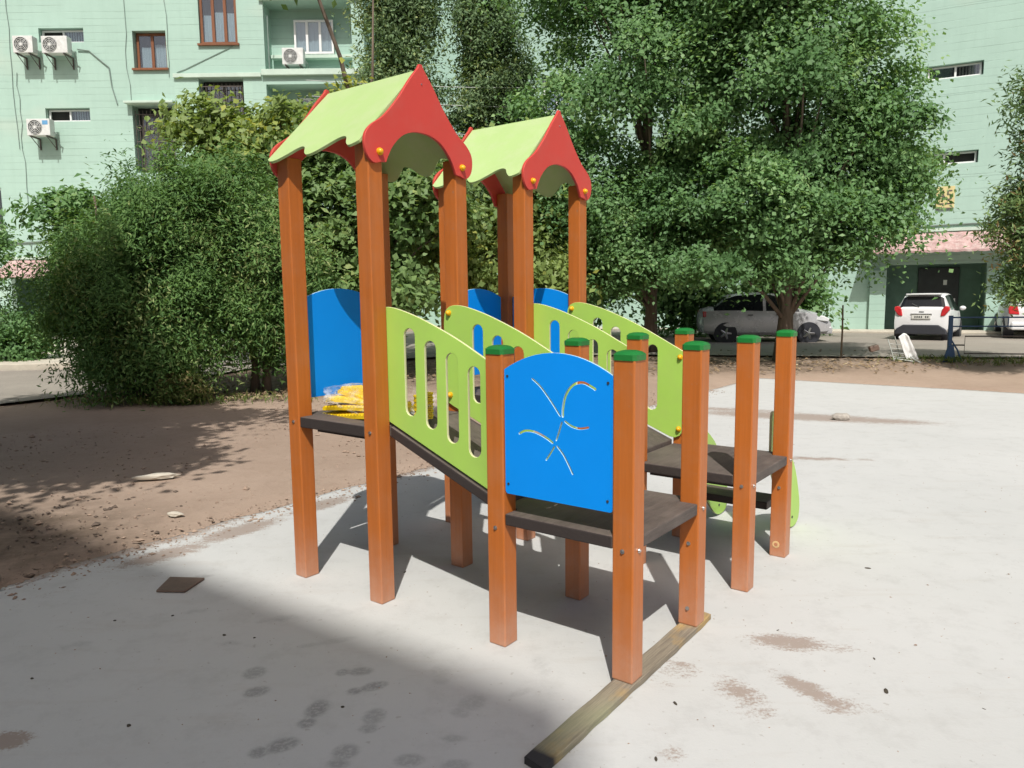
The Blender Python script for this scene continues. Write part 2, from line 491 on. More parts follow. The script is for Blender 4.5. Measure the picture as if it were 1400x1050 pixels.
def plate(name, outer, holes, thick, mp, mats, parent, bev=0.002):
    """flat board with cut-outs; outline in its own plane, mp maps (a, b, depth) to local space"""
    cu = bpy.data.curves.new(name, 'CURVE')
    cu.dimensions = '2D'; cu.fill_mode = 'BOTH'
    cu.extrude = thick / 2 - bev; cu.bevel_depth = bev; cu.bevel_resolution = 1; cu.offset = -bev
    for ring in [outer] + list(holes):
        sp = cu.splines.new('POLY')
        sp.points.add(len(ring) - 1)
        for p, q in zip(sp.points, ring):
            p.co = (q[0], q[1], 0, 1)
        sp.use_cyclic_u = True
    tmp = bpy.data.objects.new('tmp', cu)
    C.objects.link(tmp)
    dg = bpy.context.evaluated_depsgraph_get()
    me = bpy.data.meshes.new_from_object(tmp.evaluated_get(dg))
    bpy.data.objects.remove(tmp)
    bpy.data.curves.remove(cu)
    bm = bmesh.new(); bm.from_mesh(me)
    for v in bm.verts:
        v.co = Vector(mp(v.co.x, v.co.y, v.co.z))
    bmesh.ops.remove_doubles(bm, verts=bm.verts, dist=0.00005)
    bmesh.ops.recalc_face_normals(bm, faces=bm.faces)
    bm.to_mesh(me); bm.free()
    me.materials.clear()
    me.name = name
    for m in mats:
        me.materials.append(m)
    if len(mats) > 1:   # the sawn edge of the board
        d = (Vector(mp(0, 0, 1)) - Vector(mp(0, 0, 0))).normalized()
        me.polygons.foreach_set('material_index', [0 if abs(p.normal.dot(d)) > 0.9 else 1 for p in me.polygons])
    return link(name, me, parent)

def capsule(cx, z0, z1, w, n=8):
    r = w / 2
    return ([(cx + r * cos(a), z1 - r + r * sin(a)) for a in np.linspace(0, pi, n)] +
            [(cx + r * cos(a), z0 + r + r * sin(a)) for a in np.linspace(pi, 2 * pi, n)])

def text_mesh(name, txt, size, mat, parent, mtx, extrude=0.004):
    cu = bpy.data.curves.new(name, 'FONT')
    cu.body = txt; cu.size = size; cu.align_x = 'CENTER'; cu.align_y = 'CENTER'; cu.extrude = extrude
    tmp = bpy.data.objects.new('tmp', cu); C.objects.link(tmp)
    dg = bpy.context.evaluated_depsgraph_get()
    me = bpy.data.meshes.new_from_object(tmp.evaluated_get(dg))
    bpy.data.objects.remove(tmp); bpy.data.curves.remove(cu)
    me.transform(mtx)
    me.materials.clear(); me.materials.append(mat)
    return link(name, me, parent)

# ------------------------------------------------------------------ terrain
def sstep(a, b, x):
    t = np.clip((x - a) / (b - a), 0, 1)
    return t * t * (3 - 2 * t)

def terr(x, y):
    return 0.2 * sstep(13.0, 18.0, np.asarray(y, float) + 0.12 * np.abs(np.asarray(x, float)))

TH = R(-37.12)
OX, OY = -1.1692, 4.0357
def uv2w(u, v):
    return OX + u * cos(TH) - v * sin(TH), OY + u * sin(TH) + v * cos(TH)
def w2uv(x, y):
    dx, dy = x - OX, y - OY
    return dx * cos(TH) + dy * sin(TH), -dx * sin(TH) + dy * cos(TH)

def grid_mesh(name, xs, ys, zf, mats, attrs=None, to_world=None):
    X, Y = np.meshgrid(xs, ys)
    if to_world:
        WX, WY = to_world(X, Y)
    else:
        WX, WY = X, Y
    Z = zf(X, Y)
    n, m = len(ys), len(xs)
    co = np.stack([WX, WY, Z], -1).reshape(-1, 3)
    idx = np.arange(n * m).reshape(n, m)
    fs = np.stack([idx[:-1, :-1], idx[:-1, 1:], idx[1:, 1:], idx[1:, :-1]], -1).reshape(-1, 4)
    me = bpy.data.meshes.new(name)
    me.vertices.add(len(co)); me.vertices.foreach_set('co', co.ravel())
    me.loops.add(fs.size); me.loops.foreach_set('vertex_index', fs.ravel().astype(np.int32))
    me.polygons.add(len(fs))
    me.polygons.foreach_set('loop_start', np.arange(0, fs.size, 4, dtype=np.int32))
    me.polygons.foreach_set('use_smooth', [True] * len(fs))
    me.update(calc_edges=True); me.validate()
    for k, fn in (attrs or {}).items():
        a = me.attributes.new(k, 'FLOAT', 'POINT')
        a.data.foreach_set('value', fn(X, Y).ravel().astype(np.float32))
    for mm in mats:
        me.materials.append(mm)
    return me

def fbm(x, y, s, seed=0):
    f = np.zeros_like(x, dtype=float)
    r = np.random.default_rng(seed)
    for o in range(4):
        for _ in range(3):
            a = r.uniform(0, 2 * pi); k = s * (2 ** o) * r.uniform(0.7, 1.3); ph = r.uniform(0, 2 * pi)
            f += np.sin((x * cos(a) + y * sin(a)) * k + ph) / (2 ** o) / 3
    return f

gx = np.unique(np.concatenate([np.linspace(-300, -30, 14), np.arange(-30, -14, 1.0), np.arange(-14, 16, 0.25), np.arange(16, 34, 1.0), np.linspace(34, 300, 14)]))
gy = np.unique(np.concatenate([np.linspace(-300, -20, 12), np.arange(-20, 0, 1.0), np.arange(0, 22, 0.25), np.arange(22, 40, 1.0), np.linspace(40, 400, 14)]))
def ground_z(x, y):
    u, v = w2uv(x, y)
    inside = np.minimum.reduce([u + 1.45, 16.5 - u, v + 9.5, 11.4 - v])
    low = np.clip(inside / 0.3, 0, 1)
    return terr(x, y) - 0.012 + 0.012 * fbm(x, y, 2.0, 3) * (1 - low) - 0.15 * low
def humus_shade(x, y):
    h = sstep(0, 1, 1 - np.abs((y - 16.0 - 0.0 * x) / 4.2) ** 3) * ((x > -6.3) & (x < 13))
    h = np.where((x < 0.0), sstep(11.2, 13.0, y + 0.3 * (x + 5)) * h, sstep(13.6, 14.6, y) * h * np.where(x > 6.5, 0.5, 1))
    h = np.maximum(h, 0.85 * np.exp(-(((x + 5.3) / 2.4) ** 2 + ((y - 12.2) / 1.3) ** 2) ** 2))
    h = np.maximum(h, 1.0 * np.exp(-(((x + 3.6) / 1.25) ** 2 + ((y - 4.7) / 1.0) ** 2) ** 2))  # clumpy dark soil, its colour darkened further to deepen the shade here
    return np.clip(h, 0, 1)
tag(link('ground', grid_mesh('ground', gx, gy, ground_z, [M['dirt']], {'humus_shade': humus_shade})), 'bare brown dirt ground around the concrete pad', 'ground', kind='structure')

# concrete pad laid parallel to the climbers
su = np.unique(np.concatenate([np.arange(.5, 2.5, .0125), np.arange(-1.32, 4.2, 0.035), np.arange(4.2, 16.1, 0.3), [16.2]]))
sv = np.unique(np.concatenate([np.arange(-1.7, -.35, .0125), np.arange(-9.2, -3.6, 0.4), np.arange(-3.6, 3.2, 0.035), np.arange(3.2, 11.15, 0.12), [11.2]]))
def ell(x, y, cx, cy, rx, ry, ang, p=2.0):
    a = R(ang); dx, dy = x - cx, y - cy
    a1 = (dx * cos(a) + dy * sin(a)) / rx; a2 = (-dx * sin(a) + dy * cos(a)) / ry
    return np.exp(-np.power(a1 * a1 + a2 * a2, p))
STAINS = [(1.22, 3.15, .17, .075, -15, .95), (1.40, 3.09, .16, .05, -15, .55), (1.15, 2.76, .055, .13, 35, 1.0), (1.22, 2.64, .09, .06, 10, .75), (1.30, 2.62, .12, .05, -30, .45),
          (0.88, 2.74, .08, .12, 25, .75), (0.70, 2.93, .09, .08, 0, .6), (0.90, 2.60, .10, .06, -20, .55), (.60, 2.83, .07, .06, 0, .4),
          (3.6, 9.25, 1.4, .28, -22, 1.0), (4.5, 8.85, .6, .16, -20, .85), (2.9, 9.9, .9, .16, -20, .8), (2.8, 6.85, .40, .07, -10, 1.0), (3.1, 6.8, .35, .05, -10, .8),
          (-1.80, 2.47, .07, .05, 0, 1.1), (.53, 2.35, .06, .05, 0, .6), (1.6, 4.4, .3, .05, 0, .2), (.35, 2.75, .04, .05, 0, .25),
          (-2.15, 4.38, .30, .11, 50, .95), (-1.85, 4.85, .34, .11, 55, 1.0), (-1.45, 5.45, .30, .10, 55, 1.0), (-2.5, 3.75, .3, .05, 45, .35), (-2.1, 4.0, .2, .06, 30, .35)]
def dust(u, v):
    x, y = uv2w(u, v)
    d = np.zeros_like(x)
    for cx, cy, rx, ry, a, k in STAINS:
        d = np.maximum(d, k * ell(x, y, cx, cy, rx * 1.15, ry * 1.25, a, 1.3))
    e = 0.95 * np.exp(-((u + 1.30) / 0.14) ** 2) * (0.75 + 0.5 * fbm(u, v, 3.0, 5))
    e2 = 0.8 * np.exp(-((v - 11.2) / 0.25) ** 2)
    d = np.maximum.reduce([d, e, e2])
    return np.clip(d + 0.06 * (fbm(x, y, 1.2, 9) > 0.7), 0, 1.2)
FEET = [(-1.09, 2.93, .045, .05, 0, .8), (-1.03, 2.78, .05, .038, 20, .9), (-0.76, 2.62, .04, .10, -8, 1.0), (-0.53, 2.57, .04, .085, -5, .75),
        (-0.59, 2.80, .085, .032, 28, .95), (-0.67, 2.93, .08, .035, 5, .8), (-0.84, 2.41, .09, .04, 30, .95), (-0.59, 2.36, .045, .07, -10, .8),
        (-0.18, 2.66, .05, .09, -30, .42), (-0.31, 2.90, .04, .085, 10, .3), (0.11, 2.96, .03, .09, 15, .28), (-0.36, 2.33, .05, .035, 0, .7), (-0.2, 2.30, .05, .03, 0, .6),
        (-.22, 2.45, .045, .02, 0, .5), (-1.75, 4.02, .05, .02, 10, .7), (-1.6, 3.55, .06, .02, 20, .4), (-2.0, 3.2, .07, .025, 25, .4), (-1.3, 3.2, .05, .02, 10, .4), (.02, 2.75, .05, .02, 30, .3), (-1.15, 3.45, .1, .03, 20, .4), (-.85, 3.2, .14, .025, 20, .3)]
def wet(u, v):
    x, y = uv2w(u, v)
    d = np.zeros_like(x)
    for cx, cy, rx, ry, a, k in FEET:
        kk = min(1.2, k * 1.25)
        if max(rx, ry) > .065:      # sole and heel of a shoe
            ux, uy = (cos(R(a)), sin(R(a))) if rx > ry else (-sin(R(a)), cos(R(a)))
            m = max(rx, ry); w = min(rx, ry)
            for off, ll, ww in ((.30, .66, 1.05), (-.62, .36, .85)):
                e = (m * ll, w * ww) if rx > ry else (w * ww, m * ll)
                d = np.maximum(d, kk * ell(x, y, cx + ux * m * off, cy + uy * m * off, e[0], e[1], a, 4.0))
        else:
            d = np.maximum(d, kk * ell(x, y, cx, cy, rx * 1.05, ry * 1.05, a, 4.0))
    return d
def slab_z(u, v):
    edge = (np.abs(u + 1.32) < 1e-4) | (np.abs(v - 11.2) < 1e-4) | (np.abs(u - 16.2) < 1e-4) | (np.abs(v + 9.2) < 1e-4)
    return np.where(edge, -0.12, 0.0) + np.where(edge, 0, 0.0015 * fbm(u, v, 1.1, 2))
def slab_w(u, v):
    ju = np.where(u < -1.2, 0.05 * fbm(u * 0, v, 1.6, 11) + 0.015 * fbm(u * 0, v, 9, 12) + 0.18 * np.exp(-((v + 2.2) / 1.3) ** 2), 0)
    return uv2w(u + ju, v + np.where(v > 11, 0.05 * fbm(u, v * 0, 1.5, 4), 0))
tag(link('concrete_pad', grid_mesh('concrete_pad', su, sv, slab_z, [M['slab']], {'dust': dust, 'wet': wet}, slab_w)),
    'pale dusty concrete pad with footprints under the climbers', 'pad', kind='structure')

def ruled(name, near, far, n, dz, mat, label, cat):
    near = [np.array(p, float) for p in near]; far = [np.array(p, float) for p in far]
    k = 8
    A = []; B = []
    for i in range(len(near) - 1):
        for j in range(k):
            A.append(near[i] + (near[i + 1] - near[i]) * j / k); B.append(far[i] + (far[i + 1] - far[i]) * j / k)
    A.append(near[-1]); B.append(far[-1])
    vs = []; fs = []
    for a, b in zip(A, B):
        for j in range(n + 1):
            p = a + (b - a) * j / n
            vs.append((p[0], p[1], float(terr(p[0], p[1])) + dz))
    for i in range(len(A) - 1):
        for j in range(n):
            q = i * (n + 1) + j
            fs.append((q, q + n + 1, q + n + 2, q + 1))
    mb = MB(); mb.add(vs, fs)
    return tag(mb.build(name, mat, smooth=True), label, cat, kind='structure')
ruled('road', [(-30, 8.0), (-16, 9.2), (-8.2, 10.2), (-7.0, 12.2), (-5.2, 15.4), (-1, 17.0), (3, 16.7), (8, 15.65), (12, 15.0), (20, 14.2), (34, 13)],
      [(-30, 15.3), (-16, 15.0), (-10, 14.9), (-7.6, 15.4), (-5.0, 26.5), (-3, 31.4), (3, 28.5), (8, 26.0), (14.0, 23.1), (20, 20.2), (36, 12.3)], 40, 0.03,
      M['road'], 'grey asphalt yard road behind the trees', 'road')

# raised planting verge on the left, pavement before the right building
mb = MB()
mb.prism([(-30, 15.35), (-10, 14.95), (-7.9, 15.5), (-5.2, 26.9), (-30, 26.9)], 0.0, 0.30, lambda a, b, c: (a, b, c))
tag(mb.build('pavement', M['kerb'], bevel=0.02), 'pale raised pavement along the left apartment block', 'pavement', kind='structure')

# ------------------------------------------------------------------ playground climbers
p = 0.046
A_, B_, W_ = 0.613, 1.402, 0.626     # tower side, ramp foot posts, row spacing
G_ = 2.03
HS, HT = 1.311, 2.285
ZD, ZL = 0.912, 0.612
MU = lambda v0: (lambda a, b, c: (a, v0 + c, b))          # board standing along u
MV = lambda u0: (lambda a, b, c: (u0 + c, a, b))          # board standing along v

def notched(u0, v0, u1, v1, n):
    return [(u0 + n, v0), (u1 - n, v0), (u1 - n, v0 + n), (u1, v0 + n), (u1, v1 - n), (u1 - n, v1 - n), (u1 - n, v1), (u0 + n, v1), (u0 + n, v1 - n), (u0, v1 - n), (u0, v0 + n), (u0 + n, v0 + n)]

gable_half = [(0, 2.712), (.020, 2.690), (.085, 2.618), (.168, 2.513), (.262, 2.418), (.345, 2.362), (.384, 2.315), (.389, 2.262), (.372, 2.214), (.335, 2.188), (.292, 2.196)]
arch_half = [(.255, 2.200), (.238, 2.235), (.205, 2.285), (.140, 2.342), (.065, 2.370), (0, 2.376)]
gh = smooth_closed(gable_half[1:], 5)
ah = smooth_closed(arch_half, 5)
gable = [(0.008, 2.711)] + gh + ah + [(-a, b) for a, b in ah[::-1][1:]] + [(-a, b) for a, b in gh[::-1]] + [(-0.008, 2.711)]
GABLE = [(W_ / 2 + a, b) for a, b in gable]
wall_top = [(.566, 1.40), (.572, 1.455), (.592, 1.487), (.63, 1.503), (.685, 1.503), (.76, 1.488), (.88, 1.452), (1.03, 1.394), (1.14, 1.345), (1.262, 1.283), (1.38, 1.222), (1.425, 1.198)]
WALLP = smooth_closed(wall_top, 4) + [(1.436, 1.17), (1.436, .74), (1.428, .695), (1.405, .664), (1.375, .650), (1.34, .654), (.62, .944), (.585, .962), (.566, .99)]
SLOTS = [capsule(.809, .972, 1.402, .074), capsule(.945, .920, 1.345, .074), capsule(1.080, .866, 1.292, .074), capsule(1.213, .815, 1.236, .074)]
EAVE = [(-.040, .415), (0, .430), (.05, .428), (.105, .404), (.15, .380), (.185, .370), (.222, .380), (.255, .410), (.295, .430), (.345, .424), (.40, .396), (.45, .368), (.488, .358), (.525, .368), (.558, .400), (.595, .421), (.632, .414), (.652, .404)]
ev = smooth_closed(EAVE, 5)

def blue_outline(a0, a1, z0, zs, zc):
    c = (a0 + a1) / 2; h = (a1 - a0) / 2
    top = [(c + h * t, zs + (zc - zs) * (1 - t * t)) for t in np.linspace(1, -1, 17)]
    return [(a0, z0 + .012), (a0 + .004, z0 + .004), (a0 + .012, z0), (a1 - .012, z0), (a1 - .004, z0 + .004), (a1, z0 + .012)] + top

def stroke(pts, w):
    pts = smooth_closed(pts, 5)
    Lf, Rt = [], []
    for i, q in enumerate(pts):
        d = Vector(pts[min(i + 1, len(pts) - 1)]) - Vector(pts[max(i - 1, 0)])
        n = Vector((-d.y, d.x)).normalized()
        ww = w * 0.75 * (0.55 if i in (0, len(pts) - 1) else 1)
        Lf.append((q[0] + n.x * ww, q[1] + n.y * ww)); Rt.append((q[0] - n.x * ww, q[1] - n.y * ww))
    return Lf + Rt[::-1]
GLYPH = [stroke([(1.596, 1.212), (1.640, 1.180), (1.690, 1.125), (1.738, 1.064)], .0045),
         stroke([(1.749, 1.062), (1.750, 1.10), (1.764, 1.155), (1.798, 1.197), (1.842, 1.209), (1.885, 1.194), (1.903, 1.184)], .0068),
         stroke([(1.757, 1.048), (1.790, 1.030), (1.830, 1.024), (1.872, 1.033)], .0055),
         stroke([(1.745, 1.044), (1.730, 1.000), (1.716, .962)], .0045),
         stroke([(1.708, .938), (1.690, .910), (1.665, .874)], .0045),
         stroke([(1.527, .972), (1.560, .988), (1.610, .988), (1.665, .970), (1.702, .950)], .0062),
         stroke([(1.719, .942), (1.750, .910), (1.778, .866), (1.797, .832)], .0048)]

def add_knob(parent, pos, axis, s=1.0):
    mb = MB()
    d = Vector(axis)
    mb.tube([Vector(pos), Vector(pos) + d * .008 * s], .017 * s, 12)
    c = Vector(pos) + d * .008 * s
    mb.ball(c, .0145 * s, 12, 8)
    mb.build('knob', M['knob'], parent, smooth=True, sharp=50)

def bolt(parent, pos, axis):
    mb = MB()
    q = Vector(pos); d = Vector(axis)
    mb.tube([q, q + d * .003], .0095, 10)
    mb.tube([q + d * .003, q + d * .009], .0058, 6)
    mb.build('bolt', M['steel'], parent)

def climber(label, ou, ov, left):
    x, y = uv2w(ou, ov)
    t = thing('playground_climber', (x, y, 0), TH, label, 'playground climber', 'twin playground climbers')
    base_gh = 0.026 if left else 0.0
    posts = {'A': (0, 0, HT), 'B': (A_, 0, HT), 'D': (0, W_, HT), 'C': (A_, W_, HT), 'E': (B_, 0, HS), 'F': (B_, W_, HS), 'G': (G_, 0, HS), 'H': (G_, W_, HS)}
    PO = {}
    for k, (u, v, h) in posts.items():
        mb = MB()
        z0 = 0.0275 if (left and k in 'GH') else 0.0
        mb.box(u - p, v - p, z0, u + p, v + p, h)
        po = mb.build('post', M['orange'], t, bevel=0.006)
        PO[k] = po
        if h < 2:
            cb = MB()
            q = p + .004
            e = .012
            oct_ = lambda r, ee: [(-r + ee, -r), (r - ee, -r), (r, -r + ee), (r, r - ee), (r - ee, r), (-r + ee, r), (-r, r - ee), (-r, -r + ee)]
            rings = [(q, e, h - .006), (q, e, h + .016), (q - .010, e, h + .026), (q - .026, .008, h + .031)]
            vs = [(u + a, v + b, z) for r, ee, z in rings for a, b in oct_(r, ee)]
            fs = [(i * 8 + j, i * 8 + (j + 1) % 8, (i + 1) * 8 + (j + 1) % 8, (i + 1) * 8 + j) for i in range(3) for j in range(8)] + [tuple(range(24, 32)), tuple(range(7, -1, -1))]
            cb.add(vs, fs)
            cb.build('cap', M['cap'], po, smooth=True, sharp=35)
    # decks
    e = p - .004
    mb = MB(); mb.prism(notched(-e, -e, A_ + e, W_ + e, e + p + .003), ZD - .058, ZD, lambda a, b, c: (a, b, c))
    d1 = mb.build('high_deck', M['deck'], t, bevel=0.006)
    mb = MB(); mb.prism(notched(B_ - e, -e, G_ + e, W_ + e, e + p + .003), ZL - .052, ZL, lambda a, b, c: (a, b, c))
    d2 = mb.build('low_deck', M['deck'], t, bevel=0.006)
    for dd, u0, u1, zz in ((d1, 0, A_, ZD - .0585), (d2, B_, G_, ZL - .0525)):
        for vv in (0.09, W_ - 0.09):
            mb = MB(); mb.box(u0 + p + .002, vv - .016, zz - .040, u1 - p - .002, vv + .016, zz)
            mb.build('joist', M['deck'], dd)
    # ramp
    mb = MB()
    u0, u1 = A_ + p + .006, B_ - p - .006
    z0, z1 = .908, .634
    mb.add([(u0, .042, z0), (u1, .042, z1), (u1, W_ - .042, z1), (u0, W_ - .042, z0), (u0, .042, z0 - .055), (u1, .042, z1 - .055), (u1, W_ - .042, z1 - .055), (u0, W_ - .042, z0 - .055)],
           [(0, 1, 2, 3), (7, 6, 5, 4), (0, 4, 5, 1), (1, 5, 6, 2), (2, 6, 7, 3), (3, 7, 4, 0)])
    mb.build('ramp', M['ramp'], t, bevel=0.006)
    # ramp walls on the inner faces of the posts
    for v0, ax in ((p + .0085, 1), (W_ - p - .0085, -1)):
        w = plate('ramp_wall', WALLP, SLOTS, .015, MU(v0), [M['lime'], M['limeedge']], t)
        for u, z in ((.606, 1.462), (.606, 1.004), (1.405, 1.162), (1.402, .708)):
            add_knob(w, (u, v0 + ax * .0075, z), (0, ax, 0))
    # gables and roof
    for u0, ax in ((A_ + p + .0095, 1), (-p - .0095, -1)):
        g = plate('gable_board', GABLE, [], .018, MV(u0), [M['red'], M['red']], t)
        for s in (-1, 1):
            add_knob(g, (u0 + ax * .009, W_ / 2 + s * .300, 2.243), (ax, 0, 0), 1.05)
        mb = MB()
        mb.tube([(u0 + ax * .009, W_ / 2, 2.615), (u0 + ax * .012, W_ / 2, 2.615)], .004, 8)
        mb.build('screw', M['steel'], g)
    zr = 2.690
    for s in (-1, 1):
        th = .013
        top = [(u, W_ / 2 + s * dv, zr - 1.005 * dv) for u, dv in ev]
        n = len(top)
        off = Vector((0, -s * .709, -.705)) * th
        rid = [(u, W_ / 2 + s * .002, zr - .002) for u, dv in ev]
        vs = rid + top + [tuple(Vector(q) + off) for q in rid] + [tuple(Vector(q) + off) for q in top]
        fs = []
        for i in range(n - 1):
            fs += [(i, i + 1, n + i + 1, n + i), (2 * n + i, 3 * n + i, 3 * n + i + 1, 2 * n + i + 1), (n + i, n + i + 1, 3 * n + i + 1, 3 * n + i), (i, 2 * n + i, 2 * n + i + 1, i + 1)]
        fs += [(0, n, 3 * n, 2 * n), (n - 1, 3 * n - 1, 4 * n - 1, 2 * n - 1)]
        mb = MB(); mb.add(vs, fs)
        mb.build('roof_panel', M['roof'], t)
    # blue boards
    a0, a1 = p + .004, W_ - p - .004
    b = plate('end_board', blue_outline(a0, a1, .998, 1.545, 1.606), [], .014, MV(-.022), [M['blue'], M['blueedge']], t)
    if left:
        b2 = plate('front_board', blue_outline(B_ + p + .004, G_ - p - .004, .703, 1.243, 1.322), GLYPH, .012, MU(-.030), [M['blue'], M['blueedge']], t, 0.0012)
        for u in (B_ + p + .022, G_ - p - .026):
            for z in (.748, 1.215):
                mb = MB(); mb.tube([(u, -.0365, z), (u, -.0395, z)], .0055, 8); mb.build('screw', M['dark'], b2)
    else:
        plate('back_board', blue_outline(p + .004, A_ - p - .004, .998, 1.545, 1.606), [], .014, MU(W_ + .010), [M['blue'], M['blueedge']], t)
        # steps down the far side of the low deck
        prof = smooth_closed([(.70, .80), (.715, .840), (.765, .835), (.83, .76), (.92, .655), (1.07, .55), (1.21, .40), (1.30, .235), (1.335, .12), (1.31, .035), (1.23, .008), (1.12, .03), (.98, .14), (.86, .29), (.76, .43), (.715, .50), (.70, .60)], 4)[:-1]
        sp = []
        for u in (B_ + .030, G_ - .098):
            sp.append(plate('step_side', prof, [], .016, MV(u), [M['lime'], M['limeedge']], t))
        for q, u in zip(sp, (B_ + .030, G_ - .098)):
            for v, z in ((1.17, .08), (1.05, .30)):
                mb = MB(); mb.tube([(u + .008, v, z), (u + .012, v, z)], .009, 8); mb.build('screw', M['dark'], q)
        for vv, zz in ((.70, .285),):
            mb = MB(); mb.box(B_ + .0385, vv, zz - .048, G_ - .1065, vv + .22, zz); mb.build('tread', M['ramp'], t, bevel=.006)
    # bolts on the posts at deck height
    for k, zz in (('A', ZD - .03), ('B', ZD - .03), ('E', ZL - .07), ('G', ZL - .05)):
        u, v, h = posts[k]
        bolt(PO[k], (u, -p, zz), (0, -1, 0))
        if k in 'G':
            bolt(PO[k], (u + p, v, zz), (1, 0, 0))
    for k, zz in (('H', ZL - .03), ('H', .42), ('F', ZL - .03)):
        u, v, h = posts[k]
        bolt(PO[k], (u, v - p, zz), (0, -1, 0))
    bolt(PO['H'], (G_ + p, W_, ZL - .03), (1, 0, 0))
    if left:
        bolt(PO['H'], (G_, W_ - p, .11), (0, -1, 0))
    else:
        mb = MB(); mb.tube([(G_ - .008, W_ - p - .001, .075), (G_ - .008, W_ - p - .0025, .075)], .021, 14)
        cp = mb.build('bare_patch', M['deadwood'], PO['H'])
        mb = MB(); mb.tube([(G_ - .008, W_ - p - .0026, .075), (G_ - .008, W_ - p - .0034, .075)], .011, 14)
        mb.build('worn_centre', M['orange'], cp)
    return t
climber('nearer orange post climber with lime ramp and a cut out figure in its blue board', 0, 0, True)
climber('farther orange post climber with lime sided steps behind it', .0265, 1.223, False)

# weathered plank the nearer climber's front posts stand on
mb = MB()
NP = 60
vs = []; fs = []
for i in range(NP + 1):
    v = -.665 + (1.43) * i / NP
    du = .004 * sin(v * 3) + .0012 * sin(v * 23)
    for u, z in ((2.000 + du, .0015), (2.000 + du, .026), (2.004 + du, .0275), (2.084 + du, .0275), (2.088 + du, .026), (2.088 + du + .001 * sin(v * 41), .0015)):
        vs.append((u - .006 - .016 * v, v + (.012 * sin(u * 60) if i in (0, NP) else 0), z))
for i in range(NP):
    for j in range(5):
        fs.append((i * 6 + j, i * 6 + j + 1, (i + 1) * 6 + j + 1, (i + 1) * 6 + j))
fs += [tuple(range(5, -1, -1)), tuple(range(NP * 6, NP * 6 + 6))]
mb.add(vs, fs)
pl = mb.build('wooden_plank', M['plank'])
at = pl.data.attributes.new('soot', 'FLOAT', 'POINT')
at.data.foreach_set('value', [float(np.clip((-.585 - v.co.y) / .03, 0, 1)) for v in pl.data.vertices])
pl.location = (OX, OY, 0); pl.rotation_euler = (0, 0, TH)
tag(pl, 'weathered wooden plank lying on the concrete under two orange posts', 'plank')

# bundle of yellow plastic in clear film on the high deck
x, y = uv2w(.335, .215)
bd = thing('wrapped_bundle', (x, y, ZD), TH, 'bundle of yellow plastic slats in crumpled clear film on the high deck', 'bundle')
for i in range(5):
    mb = MB()
    n = 64
    ax0, ax1 = -.20 + .010 * i, .13 - .012 * i
    y0, y1 = -.12 + .022 * i, .14 - .012 * i
    vs = []; fs = []
    for k in range(n + 1):
        xx = ax0 + (ax1 - ax0) * k / n
        zc = .012 + .028 * i + .010 * sin((xx + .13 * i) * 10)
        rr = .0035 * (1 if (k // 2) % 2 else -1)
        vs += [(xx, y0, zc - .010), (xx, y0, zc + .010 + rr), (xx, y1, zc + .014 + rr), (xx, y1, zc - .010)]
    for k in range(n):
        for j in range(4):
            fs.append((4 * k + j, 4 * k + (j + 1) % 4, 4 * k + 4 + (j + 1) % 4, 4 * k + 4 + j))
    fs += [(3, 2, 1, 0), (4 * n, 4 * n + 1, 4 * n + 2, 4 * n + 3)]
    mb.add(vs, fs)
    sl_ = mb.build('slat', M['yellow'], bd)
    sl_.rotation_euler = (R(3 - 2 * i), R(1.5 * i - 3), R(9 * (i % 3) - 9))
for cx, cy in ((.255, .05), (.29, -.03)):
    mb = MB()
    for k in range(12):
        mb.tube([(cx, cy, .008 + k * .011), (cx, cy, .016 + k * .011)], .026 + .003 * (k % 2), 14)
    mb.build('spool', M['yellow'], bd)
bm = bmesh.new()
bmesh.ops.create_icosphere(bm, subdivisions=5, radius=1.0)
for v in bm.verts:
    q = v.co.copy()
    n1 = noise.fractal(q * 1.6, 1.0, 2.0, 3) * 0.20 + abs(noise.noise(q * 3.2)) * 0.16 + abs(noise.noise(q * 7.0)) * 0.05
    k = 0.86 + n1
    z = q.z * .100 * k + .080
    v.co = Vector((.045 + q.x * .285 * k, .03 + q.y * .205 * k, max(z, .004)))
me = bpy.data.meshes.new('film_wrap'); bm.to_mesh(me); bm.free(); me.materials.append(M['film'])
link('film_wrap', me, bd)

bd.scale = (1.42, 1.15, 1.05)
